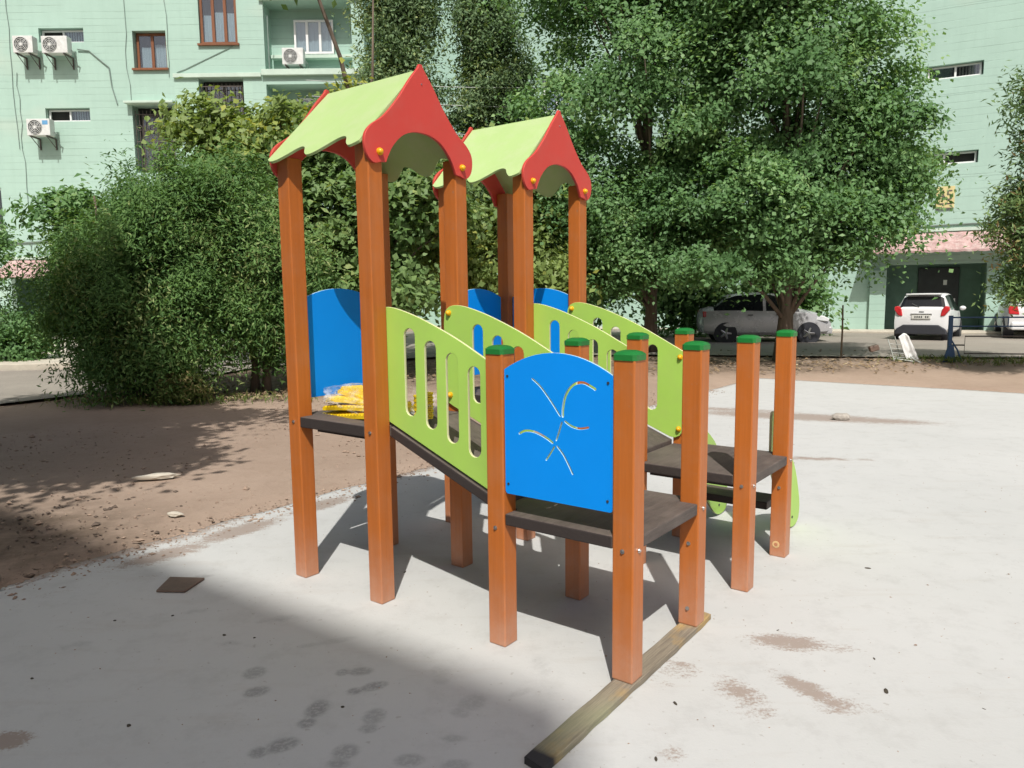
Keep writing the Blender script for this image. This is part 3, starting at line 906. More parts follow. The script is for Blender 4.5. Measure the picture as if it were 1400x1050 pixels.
# ------------------------------------------------------------------ buildings
class Facade:
    """wall in its own x (along), y (into the building), z space with niches cut for the openings"""
    def __init__(s, root, x0, x1, z0, z1, ops, mats, region=None):
        xs = sorted({x0, x1, *[o[0] for o in ops], *[o[2] for o in ops], *(region[0:2] if region else [])})
        zs = sorted({z0, z1, *[o[1] for o in ops], *[o[3] for o in ops], *(region[2:4] if region else [])})
        mb = MB()
        for i in range(len(xs) - 1):
            for j in range(len(zs) - 1):
                a, b, c, d = xs[i], xs[i + 1], zs[j], zs[j + 1]
                cx, cz = (a + b) / 2, (c + d) / 2
                if any(o[0] < cx < o[2] and o[1] < cz < o[3] for o in ops):
                    continue
                mi = 1 if region and region[0] < cx < region[1] and region[2] < cz < region[3] else 0
                mb.add([(a, 0, c), (b, 0, c), (b, 0, d), (a, 0, d)], [(0, 1, 2, 3)], mi)
        for o in ops:
            a, c, b, d, dep, im = o[:6]
            mb.add([(a, 0, c), (a, dep, c), (a, dep, d), (a, 0, d)], [(0, 1, 2, 3)], im)
            mb.add([(b, 0, c), (b, 0, d), (b, dep, d), (b, dep, c)], [(0, 1, 2, 3)], im)
            mb.add([(a, 0, d), (a, dep, d), (b, dep, d), (b, 0, d)], [(0, 1, 2, 3)], im)
            mb.add([(a, 0, c), (b, 0, c), (b, dep, c), (a, dep, c)], [(0, 1, 2, 3)], im)
            mb.add([(a, dep, c), (b, dep, c), (b, dep, d), (a, dep, d)], [(0, 1, 2, 3)], o[6] if len(o) > 6 else 2)
        D = 11.0   # the block's other sides and roof
        mb.add([(x0, 0, z0), (x0, 0, z1), (x0, D, z1), (x0, D, z0)], [(0, 1, 2, 3)])
        mb.add([(x1, 0, z0), (x1, D, z0), (x1, D, z1), (x1, 0, z1)], [(0, 1, 2, 3)])
        mb.add([(x0, D, z0), (x0, D, z1), (x1, D, z1), (x1, D, z0)], [(0, 1, 2, 3)])
        mb.add([(x0, 0, z1), (x1, 0, z1), (x1, D, z1), (x0, D, z1)], [(0, 1, 2, 3)])
        me = bpy.data.meshes.new('wall'); me.from_pydata(mb.v, [], mb.f)
        for m in mats: me.materials.append(m)
        me.polygons.foreach_set('material_index', mb.m)
        s.obj = link('wall', me, root)

def window(root, x0, z0, x1, z1, y, nx, fm, curtain=None, fw=.06, sill=None, splits=None, openpane=None):
    mb = MB()
    mb.box(x0, y, z0, x0 + fw, y + .06, z1); mb.box(x1 - fw, y, z0, x1, y + .06, z1)
    mb.box(x0 + fw, y, z0, x1 - fw, y + .06, z0 + fw); mb.box(x0 + fw, y, z1 - fw, x1 - fw, y + .06, z1)
    cuts = splits or [i / nx for i in range(1, nx)]
    for c in cuts:
        xm = x0 + (x1 - x0) * c
        mb.box(xm - fw * .6, y - .004, z0 + fw, xm + fw * .6, y + .056, z1 - fw)
    w = mb.build('window', M[fm], root)
    g = MB()
    edges = [0] + list(cuts) + [1]
    for i in range(len(edges) - 1):
        a = x0 + (x1 - x0) * edges[i] + fw * .6; b = x0 + (x1 - x0) * edges[i + 1] - fw * .6
        if openpane == i:
            continue
        g.box(a, y + .022, z0 + fw, b, y + .030, z1 - fw)
    g.build('pane', M['glass'], w)
    if curtain:
        c = MB()
        n = 40
        for (ca, cb, cz) in curtain[1]:
            vs = []; fs = []
            for i in range(n + 1):
                xx = x0 + (x1 - x0) * (ca + (cb - ca) * i / n)
                yy = y + .13 + .02 * sin(i * 1.3) + .01 * sin(i * 2.9)
                vs += [(xx, yy, z0 + .02), (xx, yy, z0 + (z1 - z0) * cz)]
            fs = [(2 * i, 2 * i + 2, 2 * i + 3, 2 * i + 1) for i in range(n)]
            c.add(vs, fs)
        c.build('curtain', M[curtain[0]], w, smooth=True)
    if sill:
        s = MB(); s.box(x0 - .08, -.09, z0 - .07, x1 + .08, y - .002, z0 - .002); s.build('sill', M[sill], w)
    return w

def grille(w, x0, z0, x1, z1, y):
    mb = MB()
    n = max(3, int((x1 - x0) / .13))
    for i in range(n + 1):
        xx = x0 + (x1 - x0) * i / n
        mb.tube([(xx, y, z0), (xx, y, z1)], .012, 6)
    for k in range(3):
        zz = z0 + (z1 - z0) * (0.06 + .44 * k)
        mb.box(x0, y - .016, zz - .012, x1, y + .016, zz + .012)
    m = int((x1 - x0) / .26)
    for i in range(m):
        cx = x0 + (x1 - x0) * (i + .5) / m; cz = z0 + (z1 - z0) * .72
        mb.tube([(cx + .09 * cos(a), y - .02, cz + .09 * sin(a)) for a in np.linspace(0, 2 * pi, 13)], .009, 5)
    mb.build('grille', M['iron'], w)

# left block, its front at y = 27
lb = thing('apartment_block', (0, 27, 0), 0, 'mint green apartment block with air conditioners and brown windows at the left', 'building')
opsL = [(-16.33, 10.50, -14.77, 10.98, .30, 0), (-16.31, 7.84, -14.75, 8.30, .30, 0), (-13.08, 9.55, -11.92, 10.86, .38, 0), (-10.74, 10.38, -9.42, 12.05, .30, 0),
        (-13.26, 6.05, -11.82, 8.36, .45, 0), (-10.87, 7.3, -9.30, 9.24, .45, 0), (-19.3, 4.1, -18.13, 5.6, .3, 0), (-8.50, 9.50, -5.45, 11.80, .8, 0, 0), (-8.50, 6.6, -5.45, 9.02, .8, 0, 0),
        (-17.9, .30, -15.5, 2.40, 1.0, 3, 3)]
Facade(lb, -34, -5.02, -.2, 16.5, opsL, [M['wall'], M['brick'], M['room'], M['porch']], (-11.72, -8.98, -.2, 9.30))
window(lb, -16.30, 10.52, -14.80, 10.95, .16, 2, 'white', ('curtain', [(.52, 1, 1)]), .05, openpane=0)
window(lb, -16.28, 7.86, -14.78, 8.27, .16, 2, 'white', ('curtain', [(.52, 1, 1)]), .05, openpane=0)
window(lb, -13.05, 9.60, -11.95, 10.84, .22, 2, 'brownframe', ('curtain', [(.1, .48, .66), (.52, 1, .72)]), .08, 'brownframe', [.5])
window(lb, -10.72, 10.40, -9.44, 12.03, .08, 3, 'brownframe', ('curtain', [(.06, .32, .62), (.36, .66, .68), (.70, .97, .66)]), .085, 'brownframe', [.35, .68])
w = window(lb, -13.1, 6.08, -11.98, 8.10, .32, 2, 'iron', ('lace', [(0, 1, 1)]), .05); grille(w, -13.2, 6.08, -11.88, 8.2, .10)
w = window(lb, -10.75, 7.34, -9.45, 9.1, .32, 2, 'iron', ('lace', [(0, 1, 1)]), .05); grille(w, -10.8, 7.34, -9.38, 9.1, .10)
window(lb, -19.28, 4.12, -18.15, 5.58, .16, 2, 'white', None, .06, 'trim')
# glazed loggias
for zz in (10.22, 7.55):
    window(lb, -7.62, zz, -6.22, zz + 1.15, .60, 3, 'white', ('lace' if zz < 8 else 'curtain', [(.02, .98, .97)]), .07, None, [.33, .66])
mb = MB()
mb.box(-8.62, -.14, 9.30, -5.04, .0, 9.50); mb.box(-8.62, -.10, 11.80, -5.04, .0, 11.92)
mb.box(-11.72, -.10, 9.26, -8.64, .0, 9.40)
mb.box(-13.42, -.28, 8.38, -11.70, .0, 8.46)
mb.box(-8.45, .52, 10.05, -5.5, .795, 10.17); mb.box(-8.45, .5, 7.35, -5.5, .795, 7.47)
LEDGES = mb
for q in range(len(LEDGES.v) // 8):
    mb = MB(); mb.add(LEDGES.v[8 * q:8 * q + 8], LEDGES.f[:6]); mb.build('ledge', M['trim'], lb, bevel=.01)
mb = MB()
def wob_line(x, z0, z1, amp=.03, seed=0):
    r = random.Random(seed)
    return [(x + amp * r.uniform(-1, 1), -.025, z0 + (z1 - z0) * i / 14) for i in range(15)]
for i, (xx, z0, z1) in enumerate(((-17.35, 6.9, 16.4), (-17.18, 3.4, 9.5), (-13.3, 8.5, 16.4), (-11.85, 9.3, 16.4))):
    mb.tube(wob_line(xx, z0, z1, .05, i), .010, 5)
mb.tube([(-9.6, -.02, 10.3), (-10.4, -.02, 9.95), (-11.3, -.02, 9.55), (-11.6, -.02, 9.45)], .012, 5)
mb.tube([(-15.0, -.05, 10.25), (-14.6, -.03, 10.2), (-14.2, -.03, 9.85), (-13.95, -.04, 9.65), (-13.9, -.03, 9.0), (-13.75, -.03, 8.4)], .022, 6)
mb.tube([(-18.5, -.03, 3.62), (-17.2, -.03, 3.66), (-16.4, -.03, 3.72), (-15.6, -.03, 3.7)], .03, 6)
mb.tube([(-8.35, -.02, 11.3), (-8.35, -.02, 9.55)], .02, 5)
mb.build('wall_cable', M['dkcable'], lb)

def awning(root, x0, x1, zt, zb, out, mat='tinroof'):
    mb = MB()
    n = 40
    vs = []; fs = []
    for i in range(n + 1):
        xx = x0 + (x1 - x0) * i / n
        dz = .02 * (i % 2)
        vs += [(xx, -.02, zt + dz), (xx, -out, zb + dz), (xx, -out, zb + dz - .07), (xx, -.02, zt + dz - .05)]
    for i in range(n):
        a = 4 * i; b = a + 4
        fs += [(a, a + 1, b + 1, b), (a + 1, a + 2, b + 2, b + 1), (a + 2, a + 3, b + 3, b + 2)]
    mb.add(vs, fs)
    a = mb.build('awning', M[mat], root)
    mb = MB(); mb.box(x0 - .02, -.06, zt + .04, x1 + .02, -.001, zt + .14); mb.build('flashing', M['trim'], a)
    return a
awning(lb, -18.05, -15.3, 3.02, 2.42, 1.0)

# right block, wall running away to the left
rb = thing('apartment_block', (14.7, 24.5, 0), R(-26.05), 'mint green apartment block with the yellow number sign at the right', 'building')
opsR = [(-1.24, 8.36, .34, 8.80, .30, 0), (-1.24, 5.66, .34, 6.06, .30, 0), (-2.12, .2, .76, 2.46, 1.3, 3, 3),
        (-14.9, 8.9, -13.7, 10.3, .3, 0), (-21.2, 9.2, -19.9, 10.6, .3, 0)]
Facade(rb, -27, 16, -.2, 16.5, opsR, [M['wall'], M['brick'], M['room'], M['porch']])
window(rb, -1.20, 8.38, .30, 8.78, .16, 2, 'white', ('lace', [(.5, 1, 1)]), .05, None, [.52])
window(rb, -1.20, 5.68, .30, 6.04, .16, 2, 'white', None, .05, None, [.40], openpane=1)
for a, b in ((-14.9, 8.9), (-21.2, 9.2)):
    window(rb, a + .03, b + .03, a + 1.17, b + 1.37, .16, 2, 'white', ('curtain', [(0, 1, .8)]), .06)
mb = MB(); mb.box(-1.12, 1.22, .2, .12, 1.296, 2.38)
dr = mb.build('door', M['door'], rb, bevel=.01)
mb = MB(); mb.box(-.02, 1.17, 1.15, .03, 1.219, 1.32); mb.build('handle', M['steel'], dr)
mb = MB(); mb.box(-.35, 1.20, 1.78, -.24, 1.2195, 1.95); mb.build('notice', M['white'], dr)
for a, b in ((-2.62, -2.125), (.765, 1.18)):
    mb = MB(); mb.box(a, -.16, .1, b, -.001, 2.3); mb.build('porch_pier', M['wall'], rb, bevel=.01)
awning(rb, -2.75, 4.6, 3.48, 2.86, 1.05)
mb = MB(); mb.tube([(-3.4, -.03, 3.72), (-1.5, -.03, 3.70), (.0, -.03, 3.73), (1.5, -.03, 3.74), (5, -.03, 3.8)], .028, 6)
mb.tube([(-2.95, -.02, 16.0), (-2.93, -.02, 3.7)], .02, 5)
mb.build('wall_cable', M['dkcable'], rb)
pv = MB(); pv.box(-27, -1.5, .02, 16, -.003, .29)
pvo = pv.build('pavement', M['kerb'], bevel=.02); pvo.location = (14.7, 24.5, 0); pvo.rotation_euler = (0, 0, R(-26.05))
tag(pvo, 'pale kerbed pavement along the right apartment block', 'pavement', kind='structure')

def RB(x, y, z):
    a = R(-26.05)
    return (14.7 + x * cos(a) - y * sin(a), 24.5 + x * sin(a) + y * cos(a), z)
sg = thing('house_number_sign', RB(-.515, -.03, 4.26), R(-26.05), 'small yellow house number sign reading 45 on the right green wall', 'sign')
mb = MB(); mb.box(-.26, -.012, 0, .26, .02, .70); mb.build('sign_plate', M['signy'], sg, bevel=.006)
tm = Matrix.Translation((0.0, -.016, .40)) @ Matrix.Rotation(R(90), 4, 'X')
text_mesh('number', '45', .46, M['iron'], sg, tm)
mb = MB()
for a, b in ((-.20, -.04), (.02, .20)):
    mb.box(a, -.018, .12, b, -.0125, .165)
mb.box(-.24, -.018, -.03, .24, -.0125, .015)
mb.build('lettering', M['iron'], sg)

def ac_unit(x, y, z, label, ry=0.0, wdt=.80, sticker=False):
    a = thing('air_conditioner', (x, y, z), ry, label, 'air conditioner', 'air conditioner units on the left block')
    hw = wdt / 2
    mb = MB(); mb.box(-hw, -.30, 0, hw, 0, .56); ca = mb.build('casing', M['offwhite'], a, bevel=.015)
    mb = MB()
    cx, cz = -hw + .29, .28
    for r in (.075, .13, .185, .235):
        mb.tube([(cx + r * cos(t), -.315, cz + r * sin(t)) for t in np.linspace(0, 2 * pi, 25)], .008, 5)
    for k in range(8):
        t = 2 * pi * k / 8
        mb.tube([(cx + .05 * cos(t), -.315, cz + .05 * sin(t)), (cx + .24 * cos(t), -.315, cz + .24 * sin(t))], .006, 5)
    mb.tube([(cx, -.306, cz), (cx, -.322, cz)], .05, 12)
    mb.build('fan_guard', M['offwhite'], a)
    mb = MB(); mb.tube([(cx, -.3005, cz), (cx, -.305, cz)], .245, 28); mb.build('fan_opening', M['dark'], a)
    for xx in (-hw + .12, hw - .12):
        mb = MB()
        mb.box(xx - .02, -.34, -.05, xx + .02, .235, -.001); mb.box(xx - .02, .20, -.40, xx + .02, .235, -.051)
        mb.tube([(xx, -.28, -.05), (xx, .21, -.36)], .014, 5)
        mb.build('bracket', M['iron'], a)
    mb = MB(); mb.tube([(hw + .012, -.08, .16), (hw + .09, -.06, .08), (hw + .08, .05, -.1), (hw + .05, .16, -.35)], .02, 6); mb.build('pipe', M['dkcable'], a)
    if sticker:
        mb = MB(); mb.box(hw - .25, -.304, .36, hw - .06, -.3005, .5); mb.build('sticker', pmat('sticker_blue', (.12, .32, .55), .5, .1), a)
    return a
ac_unit(-16.58, 26.755, 10.0, 'leftmost of the two air conditioners side by side under a small window', 0, .68)
ac_unit(-15.50, 26.755, 9.98, 'right of the two air conditioners side by side under a small window', 0, .88)
ac_unit(-16.28, 26.755, 7.26, 'lone lower air conditioner with a blue sticker', 0, .80, True)
ac_unit(-7.55, 27.35, 9.70, 'air conditioner in the recess below the white framed window', 0, .74)

# tall block behind the camera whose shadow covers the near left ground
bb = thing('apartment_block', (-4.5, -8.75, 0), R(-37.5), 'tall green apartment block behind the viewer casting the big shadow', 'building')
mb = MB()
HB = 22.0
dx0 = HB * .743
mb.box(-13.0, -12.0, -.2, 0, 0, HB)
bw = mb.build('wall', M['wall'], bb)
bb.location = (.22, 2.66 - dx0, 0)
bb.rotation_euler = (0, 0, R(-35.2))
for zz in np.arange(1.2, 20, 2.75):
    for xx in np.arange(-12, -1, 2.6):
        mb = MB(); mb.box(xx, .001, zz, xx + 1.3, .05, zz + 1.3, 0); f = mb.build('window', M['white'], bb)
        mb = MB(); mb.box(xx + .08, .051, zz + .08, xx + 1.22, .055, zz + 1.22); mb.build('pane', M['carglass'], f)

# ------------------------------------------------------------------ vegetation
def leaf_mesh(name, pts, L_, W_l, mat, outward=None, up=.5, seed=0, hang=0.0, jit=.45, tint=None, sunny=0.0):
    r = np.random.default_rng(seed)
    n = len(pts)
    nr = r.normal(size=(n, 3)); nr /= np.linalg.norm(nr, axis=1)[:, None]
    nr += np.array([0, -.42, .9]) * (up + sunny)
    if outward is not None:
        nr += outward * .6
    nr /= np.linalg.norm(nr, axis=1)[:, None] + 1e-9
    d = r.normal(size=(n, 3)); d[:, 2] -= hang
    d -= nr * (d * nr).sum(1)[:, None]
    d /= np.linalg.norm(d, axis=1)[:, None] + 1e-9
    s = np.cross(nr, d)
    ln = (L_ * (1 + jit * r.uniform(-1, 1, n)))[:, None]
    wd = (W_l * (1 + jit * r.uniform(-1, 1, n)))[:, None]
    a = pts - d * ln * .5
    b = pts + s * wd * .5 + d * ln * (-.06) + nr * wd * .12
    c = pts + d * ln * .5 - nr * ln * .12
    e = pts - s * wd * .5 + d * ln * (-.06) + nr * wd * .12
    co = np.stack([a, b, c, e], 1).reshape(-1, 3)
    me = bpy.data.meshes.new(name)
    me.vertices.add(4 * n); me.vertices.foreach_set('co', co.ravel().astype(np.float32))
    me.loops.add(4 * n); me.loops.foreach_set('vertex_index', np.arange(4 * n, dtype=np.int32))
    me.polygons.add(n); me.polygons.foreach_set('loop_start', np.arange(0, 4 * n, 4, dtype=np.int32))
    me.update(calc_edges=True)
    tv = r.uniform(0, 1, n) if tint is None else np.clip(tint + r.normal(0, .18, n), 0, 1)
    at = me.attributes.new('tint', 'FLOAT', 'POINT')
    at.data.foreach_set('value', np.repeat(tv, 4).astype(np.float32))
    me.materials.append(mat)
    return me

def crown_pts(ells, nclump, per, cr, seed, flat=.6, fill=.55, ragged=.10):
    r = np.random.default_rng(seed)
    vol = np.array([e[3] * e[4] * e[5] for e in ells]) ** .72
    cnt = np.maximum(2, (nclump * vol / vol.sum()).astype(int))
    P, O, Cc, T = [], [], [], []
    for e, k in zip(ells, cnt):
        c = np.array(e[:3]); rad = np.array(e[3:6])
        d = r.normal(size=(k, 3)); d /= np.linalg.norm(d, axis=1)[:, None]
        rr = r.uniform(fill ** 3, 1, k) ** (1 / 3)
        rr = rr * (1 + ragged * r.normal(size=k))
        cc = c + d * rr[:, None] * rad
        for q, dd in zip(cc, d):
            m = max(6, int(per * r.uniform(.5, 1.5)))
            s = cr * r.uniform(.6, 1.35)
            o = r.normal(size=(m, 3)) * s * np.array([1, 1, flat])
            o[:, 2] -= .35 * (o[:, 0] ** 2 + o[:, 1] ** 2) / s * .5
            P.append(q + o); O.append(np.repeat(dd[None], m, 0)); Cc.append(q)
            T.append(np.full(m, np.clip(r.normal(.45, .28), 0, .95)))
    return np.concatenate(P), np.concatenate(O), np.array(Cc), np.concatenate(T)

def tree(name, base, label, cat, ells, nclump, per, cr, leaf, mat, seed, trunk_r=.14, trunk_top=None, stems=1, nlimb=16, group=None, up=.5, flat=.6, fill=.55, hang=.2, lean=(0, 0), ragged=.10):
    bz = float(terr(base[0], base[1])) - .05
    t = thing(name, (base[0], base[1], bz), 0, label, cat, group)
    org = np.array([base[0], base[1], bz])
    P, O, CC, T = crown_pts(ells, nclump, per, cr, seed, flat, fill, ragged)
    link('crown', leaf_mesh('crown', (P - org), leaf[0], leaf[1], M[mat], O, up, seed, hang, tint=T, sunny=.45), t)
    r = random.Random(seed)
    mb = MB()
    ztop = trunk_top or (max(e[2] for e in ells) - bz)
    main = [e for e in ells if e[3] * e[4] * e[5] == max(q[3] * q[4] * q[5] for q in ells)][0]
    for s in range(stems):
        tx, ty = main[0] - base[0] + r.uniform(-.25, .25) + lean[0], main[1] - base[1] + r.uniform(-.2, .2) + lean[1]
        pts = []
        for i in range(9):
            f = i / 8
            pts.append((tx * f ** 1.5 + .06 * sin(5 * f + s) + (s - (stems - 1) / 2) * .16 * (1 + f), ty * f ** 1.5 + .05 * cos(4 * f + s), ztop * f))
        rr = [trunk_r * (1.35 if i == 0 else 1.0) * (1 - .82 * i / 8) for i in range(9)]
        mb.tube(pts, rr, 9)
        idx = list(range(len(CC))); r.shuffle(idx)
        for k in idx[:nlimb // stems]:
            q = CC[k] - org
            f = max(.15, min(.9, (q[2] - .25 * ztop) / ztop * r.uniform(.6, .95)))
            i0 = int(f * 8)
            p0 = Vector(pts[i0]); p1 = Vector(q)
            mid = p0.lerp(p1, .5) + Vector((r.uniform(-.12, .12), r.uniform(-.12, .12), .12 * (p1 - p0).length))
            w0 = min(rr[i0] * .5, .05)
            mb.tube([p0, p0.lerp(mid, .6), mid.lerp(p1, .35), p1], [w0, w0 * .7, w0 * .45, .008], 6)
    mb.build('trunk', M['bark'], t, smooth=True)
    return t

BIG = 'trees beyond the concrete pad'
tree('broadleaf_tree', (5.72, 15.5), 'big dense tree with its brown trunk in front of the silver car', 'tree',
     [(5.7, 15.8, 5.6, 2.2, 1.9, 2.6), (7.45, 15.6, 4.5, 1.3, 1.2, 1.15), (7.0, 15.5, 3.1, 1.15, 1.0, .75), (4.7, 15.1, 3.3, 1.6, 1.3, .9), (4.5, 14.6, 2.25, 1.4, .7, .36), (5.1, 15.8, 8.3, 1.8, 1.8, 1.9), (6.4, 15.0, 2.55, 1.1, .7, .42), (5.7, 14.7, 3.0, .9, .5, .5)],
     300, 420, .29, (.098, .068), 'leaf_big', 11, .17, 7.0, 1, 30, BIG, fill=.6, ragged=.2)
tree('broadleaf_tree', (3.25, 17.3), 'tall dark tree with a thin black trunk right of the farther roof', 'tree',
     [(2.9, 17.2, 6.4, 2.5, 1.9, 3.0), (2.5, 17.4, 9.4, 2.2, 1.9, 1.9), (3.1, 16.9, 3.3, 2.1, 1.4, 1.0), (3.1, 16.6, 2.45, 1.6, 1.0, .5), (1.0, 17.2, 3.6, 1.1, 1.1, 1.5), (1.4, 17.0, 2.1, 1.3, 1.0, .7), (4.4, 17.2, 4.2, 1.2, 1.0, 1.3)],
     300, 420, .31, (.102, .070), 'leaf_big', 12, .15, 8.5, 1, 28, BIG, fill=.6, ragged=.2)
tree('broadleaf_tree', (-5.0, 15.2), 'light green tree in front of the barred windows', 'tree',
     [(-5.2, 15.2, 4.35, 1.2, 1.0, 1.0), (-5.95, 15.2, 4.9, .62, .6, .62), (-4.05, 15.0, 4.75, .80, .8, .70), (-3.3, 15.0, 5.35, .42, .4, .40), (-4.9, 15.0, 3.1, 1.2, 1.0, .7)],
     110, 170, .26, (.14, .095), 'leaf_light', 13, .10, 5.0, 1, 14, BIG)
tree('broadleaf_tree', (-2.9, 14.2), 'leafy tree framed by the nearer climber tower posts', 'tree',
     [(-3.0, 14.2, 3.1, 1.35, 1.0, 1.1), (-1.9, 14.4, 3.5, 1.1, 1.0, .95), (-2.6, 14.0, 1.9, 1.3, .9, .55), (-3.6, 14.3, 4.3, .7, .6, .5)],
     110, 170, .26, (.14, .105), 'leaf_mid', 14, .10, 3.8, 1, 14, BIG)
tree('broadleaf_tree', (-.5, 16.5), 'low spreading tree behind the gap between the two roofs', 'tree',
     [(-.5, 16.5, 3.9, 1.7, 1.2, 1.1), (-.2, 16.5, 2.3, 1.8, 1.2, .9), (-1.6, 16.7, 2.6, 1.0, .9, .9)],
     120, 180, .28, (.14, .10), 'leaf_light', 15, .10, 4.4, 1, 14, BIG)
BACK = 'shady trees along the far pavement'
BL = 'shady low tree along the far pavement behind the big trees'
for k, (x, y, rx) in enumerate(((1.7, 24.6, 1.7), (5.55, 23.6, 1.55), (8.1, 23.3, 1.3))):
    tree('broadleaf_tree', (x, y), ['leftmost', 'middle', 'rightmost'][k] + ' of three low shady trees along the far pavement', 'tree',
         [(x, y, 3.0, rx, 1.1, 1.5), (x + .3, y, 1.5, rx * .9, .9, .9)], 70, 190, .36, (.17, .12), 'leaf_big', 50 + k, .09, 3.2, 1, 10, BACK)
CON = 'thin conifers against the far wall'
tree('conifer_tree', (-2.95, 20.0), 'thin ragged conifer beside the corner of the left block', 'tree',
     [(-2.95, 20, 4.2, .95, .8, 1.6), (-2.9, 20, 6.6, .95, .8, 1.7), (-2.75, 20, 9.0, .95, .75, 1.5), (-2.6, 20, 11, .75, .6, 1.2)],
     240, 300, .24, (.12, .048), 'leaf_con', 16, .07, 11, 1, 16, CON, up=.2, flat=.9, fill=.15, hang=-.6)
tree('conifer_tree', (-.7, 20.3), 'thin ragged conifer behind the red peak of the nearer roof', 'tree',
     [(-.75, 20.3, 4.4, 1.05, .8, 1.6), (-.6, 20.3, 6.6, .95, .8, 1.5), (-.55, 20.3, 8.8, .80, .7, 1.4), (-.5, 20.3, 10.6, .55, .5, 1.1), (.35, 20.3, 7.4, .35, .3, 1.0), (.6, 20.3, 5.6, .5, .4, .9)],
     230, 280, .22, (.12, .048), 'leaf_con', 17, .07, 10.8, 1, 16, CON, up=.2, flat=.9, fill=.15, hang=-.6)
JUN = 'bushy junipers at the dirt edge'
tree('juniper_bush', (-5.9, 11.6), 'big rounded juniper bush beside the asphalt at the left', 'bush',
     [(-5.85, 11.6, 1.8, 1.15, 1.0, 1.3), (-4.75, 11.9, 2.3, .7, .6, 1.0), (-5.95, 11.7, 2.65, .62, .6, .62), (-5.25, 11.5, 2.8, .72, .7, .75), (-6.45, 11.6, 1.8, .5, .5, .7), (-5.6, 11.3, .85, .8, .6, .55), (-5.0, 11.4, 1.5, .6, .6, .8)],
     330, 520, .20, (.085, .024), 'leaf_jun', 18, .08, 3.2, 3, 24, JUN, up=.25, flat=1.1, fill=.5, hang=-.8, ragged=.26)
tree('juniper_bush', (-4.25, 12.3), 'narrower juniper bush just left of the nearer climber', 'bush',
     [(-4.25, 12.2, 2.2, .78, .75, 1.15), (-4.65, 12.1, 3.1, .62, .6, .62), (-4.0, 12.1, 1.35, .7, .6, .55), (-3.6, 12.6, 1.9, .6, .5, .9)],
     190, 520, .20, (.085, .024), 'leaf_jun', 19, .07, 3.0, 2, 18, JUN, up=.25, flat=1.1, fill=.5, hang=-.8, ragged=.26)
tree('pine_tree', (10.3, 13.1), 'pine with a rusty brown patch at the right edge', 'tree',
     [(9.6, 13, 3.3, .85, .8, 1.5), (8.95, 13, 2.75, .55, .6, .75), (8.95, 12.9, 4.75, .38, .4, .7), (9.5, 12.9, 4.7, .6, .5, .7), (9.0, 13, 1.75, .45, .5, .35)],
     150, 240, .19, (.11, .030), 'leaf_pine', 20, .08, 5, 1, 16, up=.1, flat=.8, fill=.2, hang=-.4)
tree('broadleaf_tree', (-6.95, 12.7), 'small dark leafed tree peeking out left of the big juniper', 'tree',
     [(-7.6, 12.6, 2.95, .34, .35, .36), (-7.1, 12.6, 3.0, .38, .35, .35), (-7.35, 12.6, 2.35, .30, .3, .3)], 30, 110, .16, (.11, .075), 'leaf_big', 25, .05, 2.3, 1, 10, BIG, ragged=.25)
tree('leafy_bush', (-11.1, 16.2), 'low dark bush against the green wall at the far left', 'bush',
     [(-11.2, 16.2, .95, .95, .7, .55), (-10.6, 16.0, .6, .5, .5, .35)], 60, 130, .17, (.10, .06), 'leaf_big', 21, .04, .9, 3, 12)
tree('broadleaf_tree', (-13.2, 18.0), 'small tree cut off by the left edge', 'tree',
     [(-12.85, 18, 2.75, .65, .6, .85)], 40, 110, .2, (.12, .07), 'leaf_big', 22, .06, 2.8, 1, 8)
tree('juniper_seedling', (-4.95, 11.05), 'small bright green seedling at the foot of the junipers', 'bush',
     [(-4.95, 11.05, .28, .34, .3, .26)], 34, 110, .08, (.07, .022), 'grass', 23, .02, .35, 3, 8, up=.2, hang=-.8)
tree('broadleaf_tree', (-7.6, 3.6), 'tree beside the viewer casting leafy shade on the dirt', 'tree',
     [(-6.6, 4.3, 6.0, 2.3, 2.0, 1.0), (-5.3, 2.9, 5.5, 1.2, .8, .6), (-4.9, 3.6, 5.9, 1.2, .9, .7), (-4.0, 3.3, 5.2, .9, .35, .35), (-5.4, 5.6, 6.2, 1.0, .8, .6), (-3.9, 5.3, 6.1, .9, .25, .3), (-6.4, 6.6, 6.4, 1.2, .9, .7)],
     270, 260, .28, (.14, .10), 'leaf_mid', 24, .16, 6, 1, 22)
# thin bare leaning stem over the left trees
lt = thing('leaning_tree', (-2.65, 15.6, .1), 0, 'thin leaning tree with a bare dark stem and a leafy tip', 'tree')
mb = MB(); mb.tube([(0, 0, 0), (-.1, -.1, 2.2), (-.35, -.3, 4.6), (-.62, -.55, 6.1), (-.90, -.85, 7.0), (-1.15, -1.0, 7.8)], [.07, .065, .055, .042, .035, .02], 7)
mb.tube([(-.35, -.3, 4.6), (-.05, -.3, 5.8), (.02, -.3, 7.6)], [.035, .028, .015], 6)
mb.build('trunk', M['bark'], lt, smooth=True)
P, O, CC, T = crown_pts([(-1.35, -1.0, 7.6, .55, .4, .35)], 16, 60, .16, 31)
link('crown', leaf_mesh('crown', P, .13, .08, M['leaf_mid'], O, .4, 31, tint=T), lt)

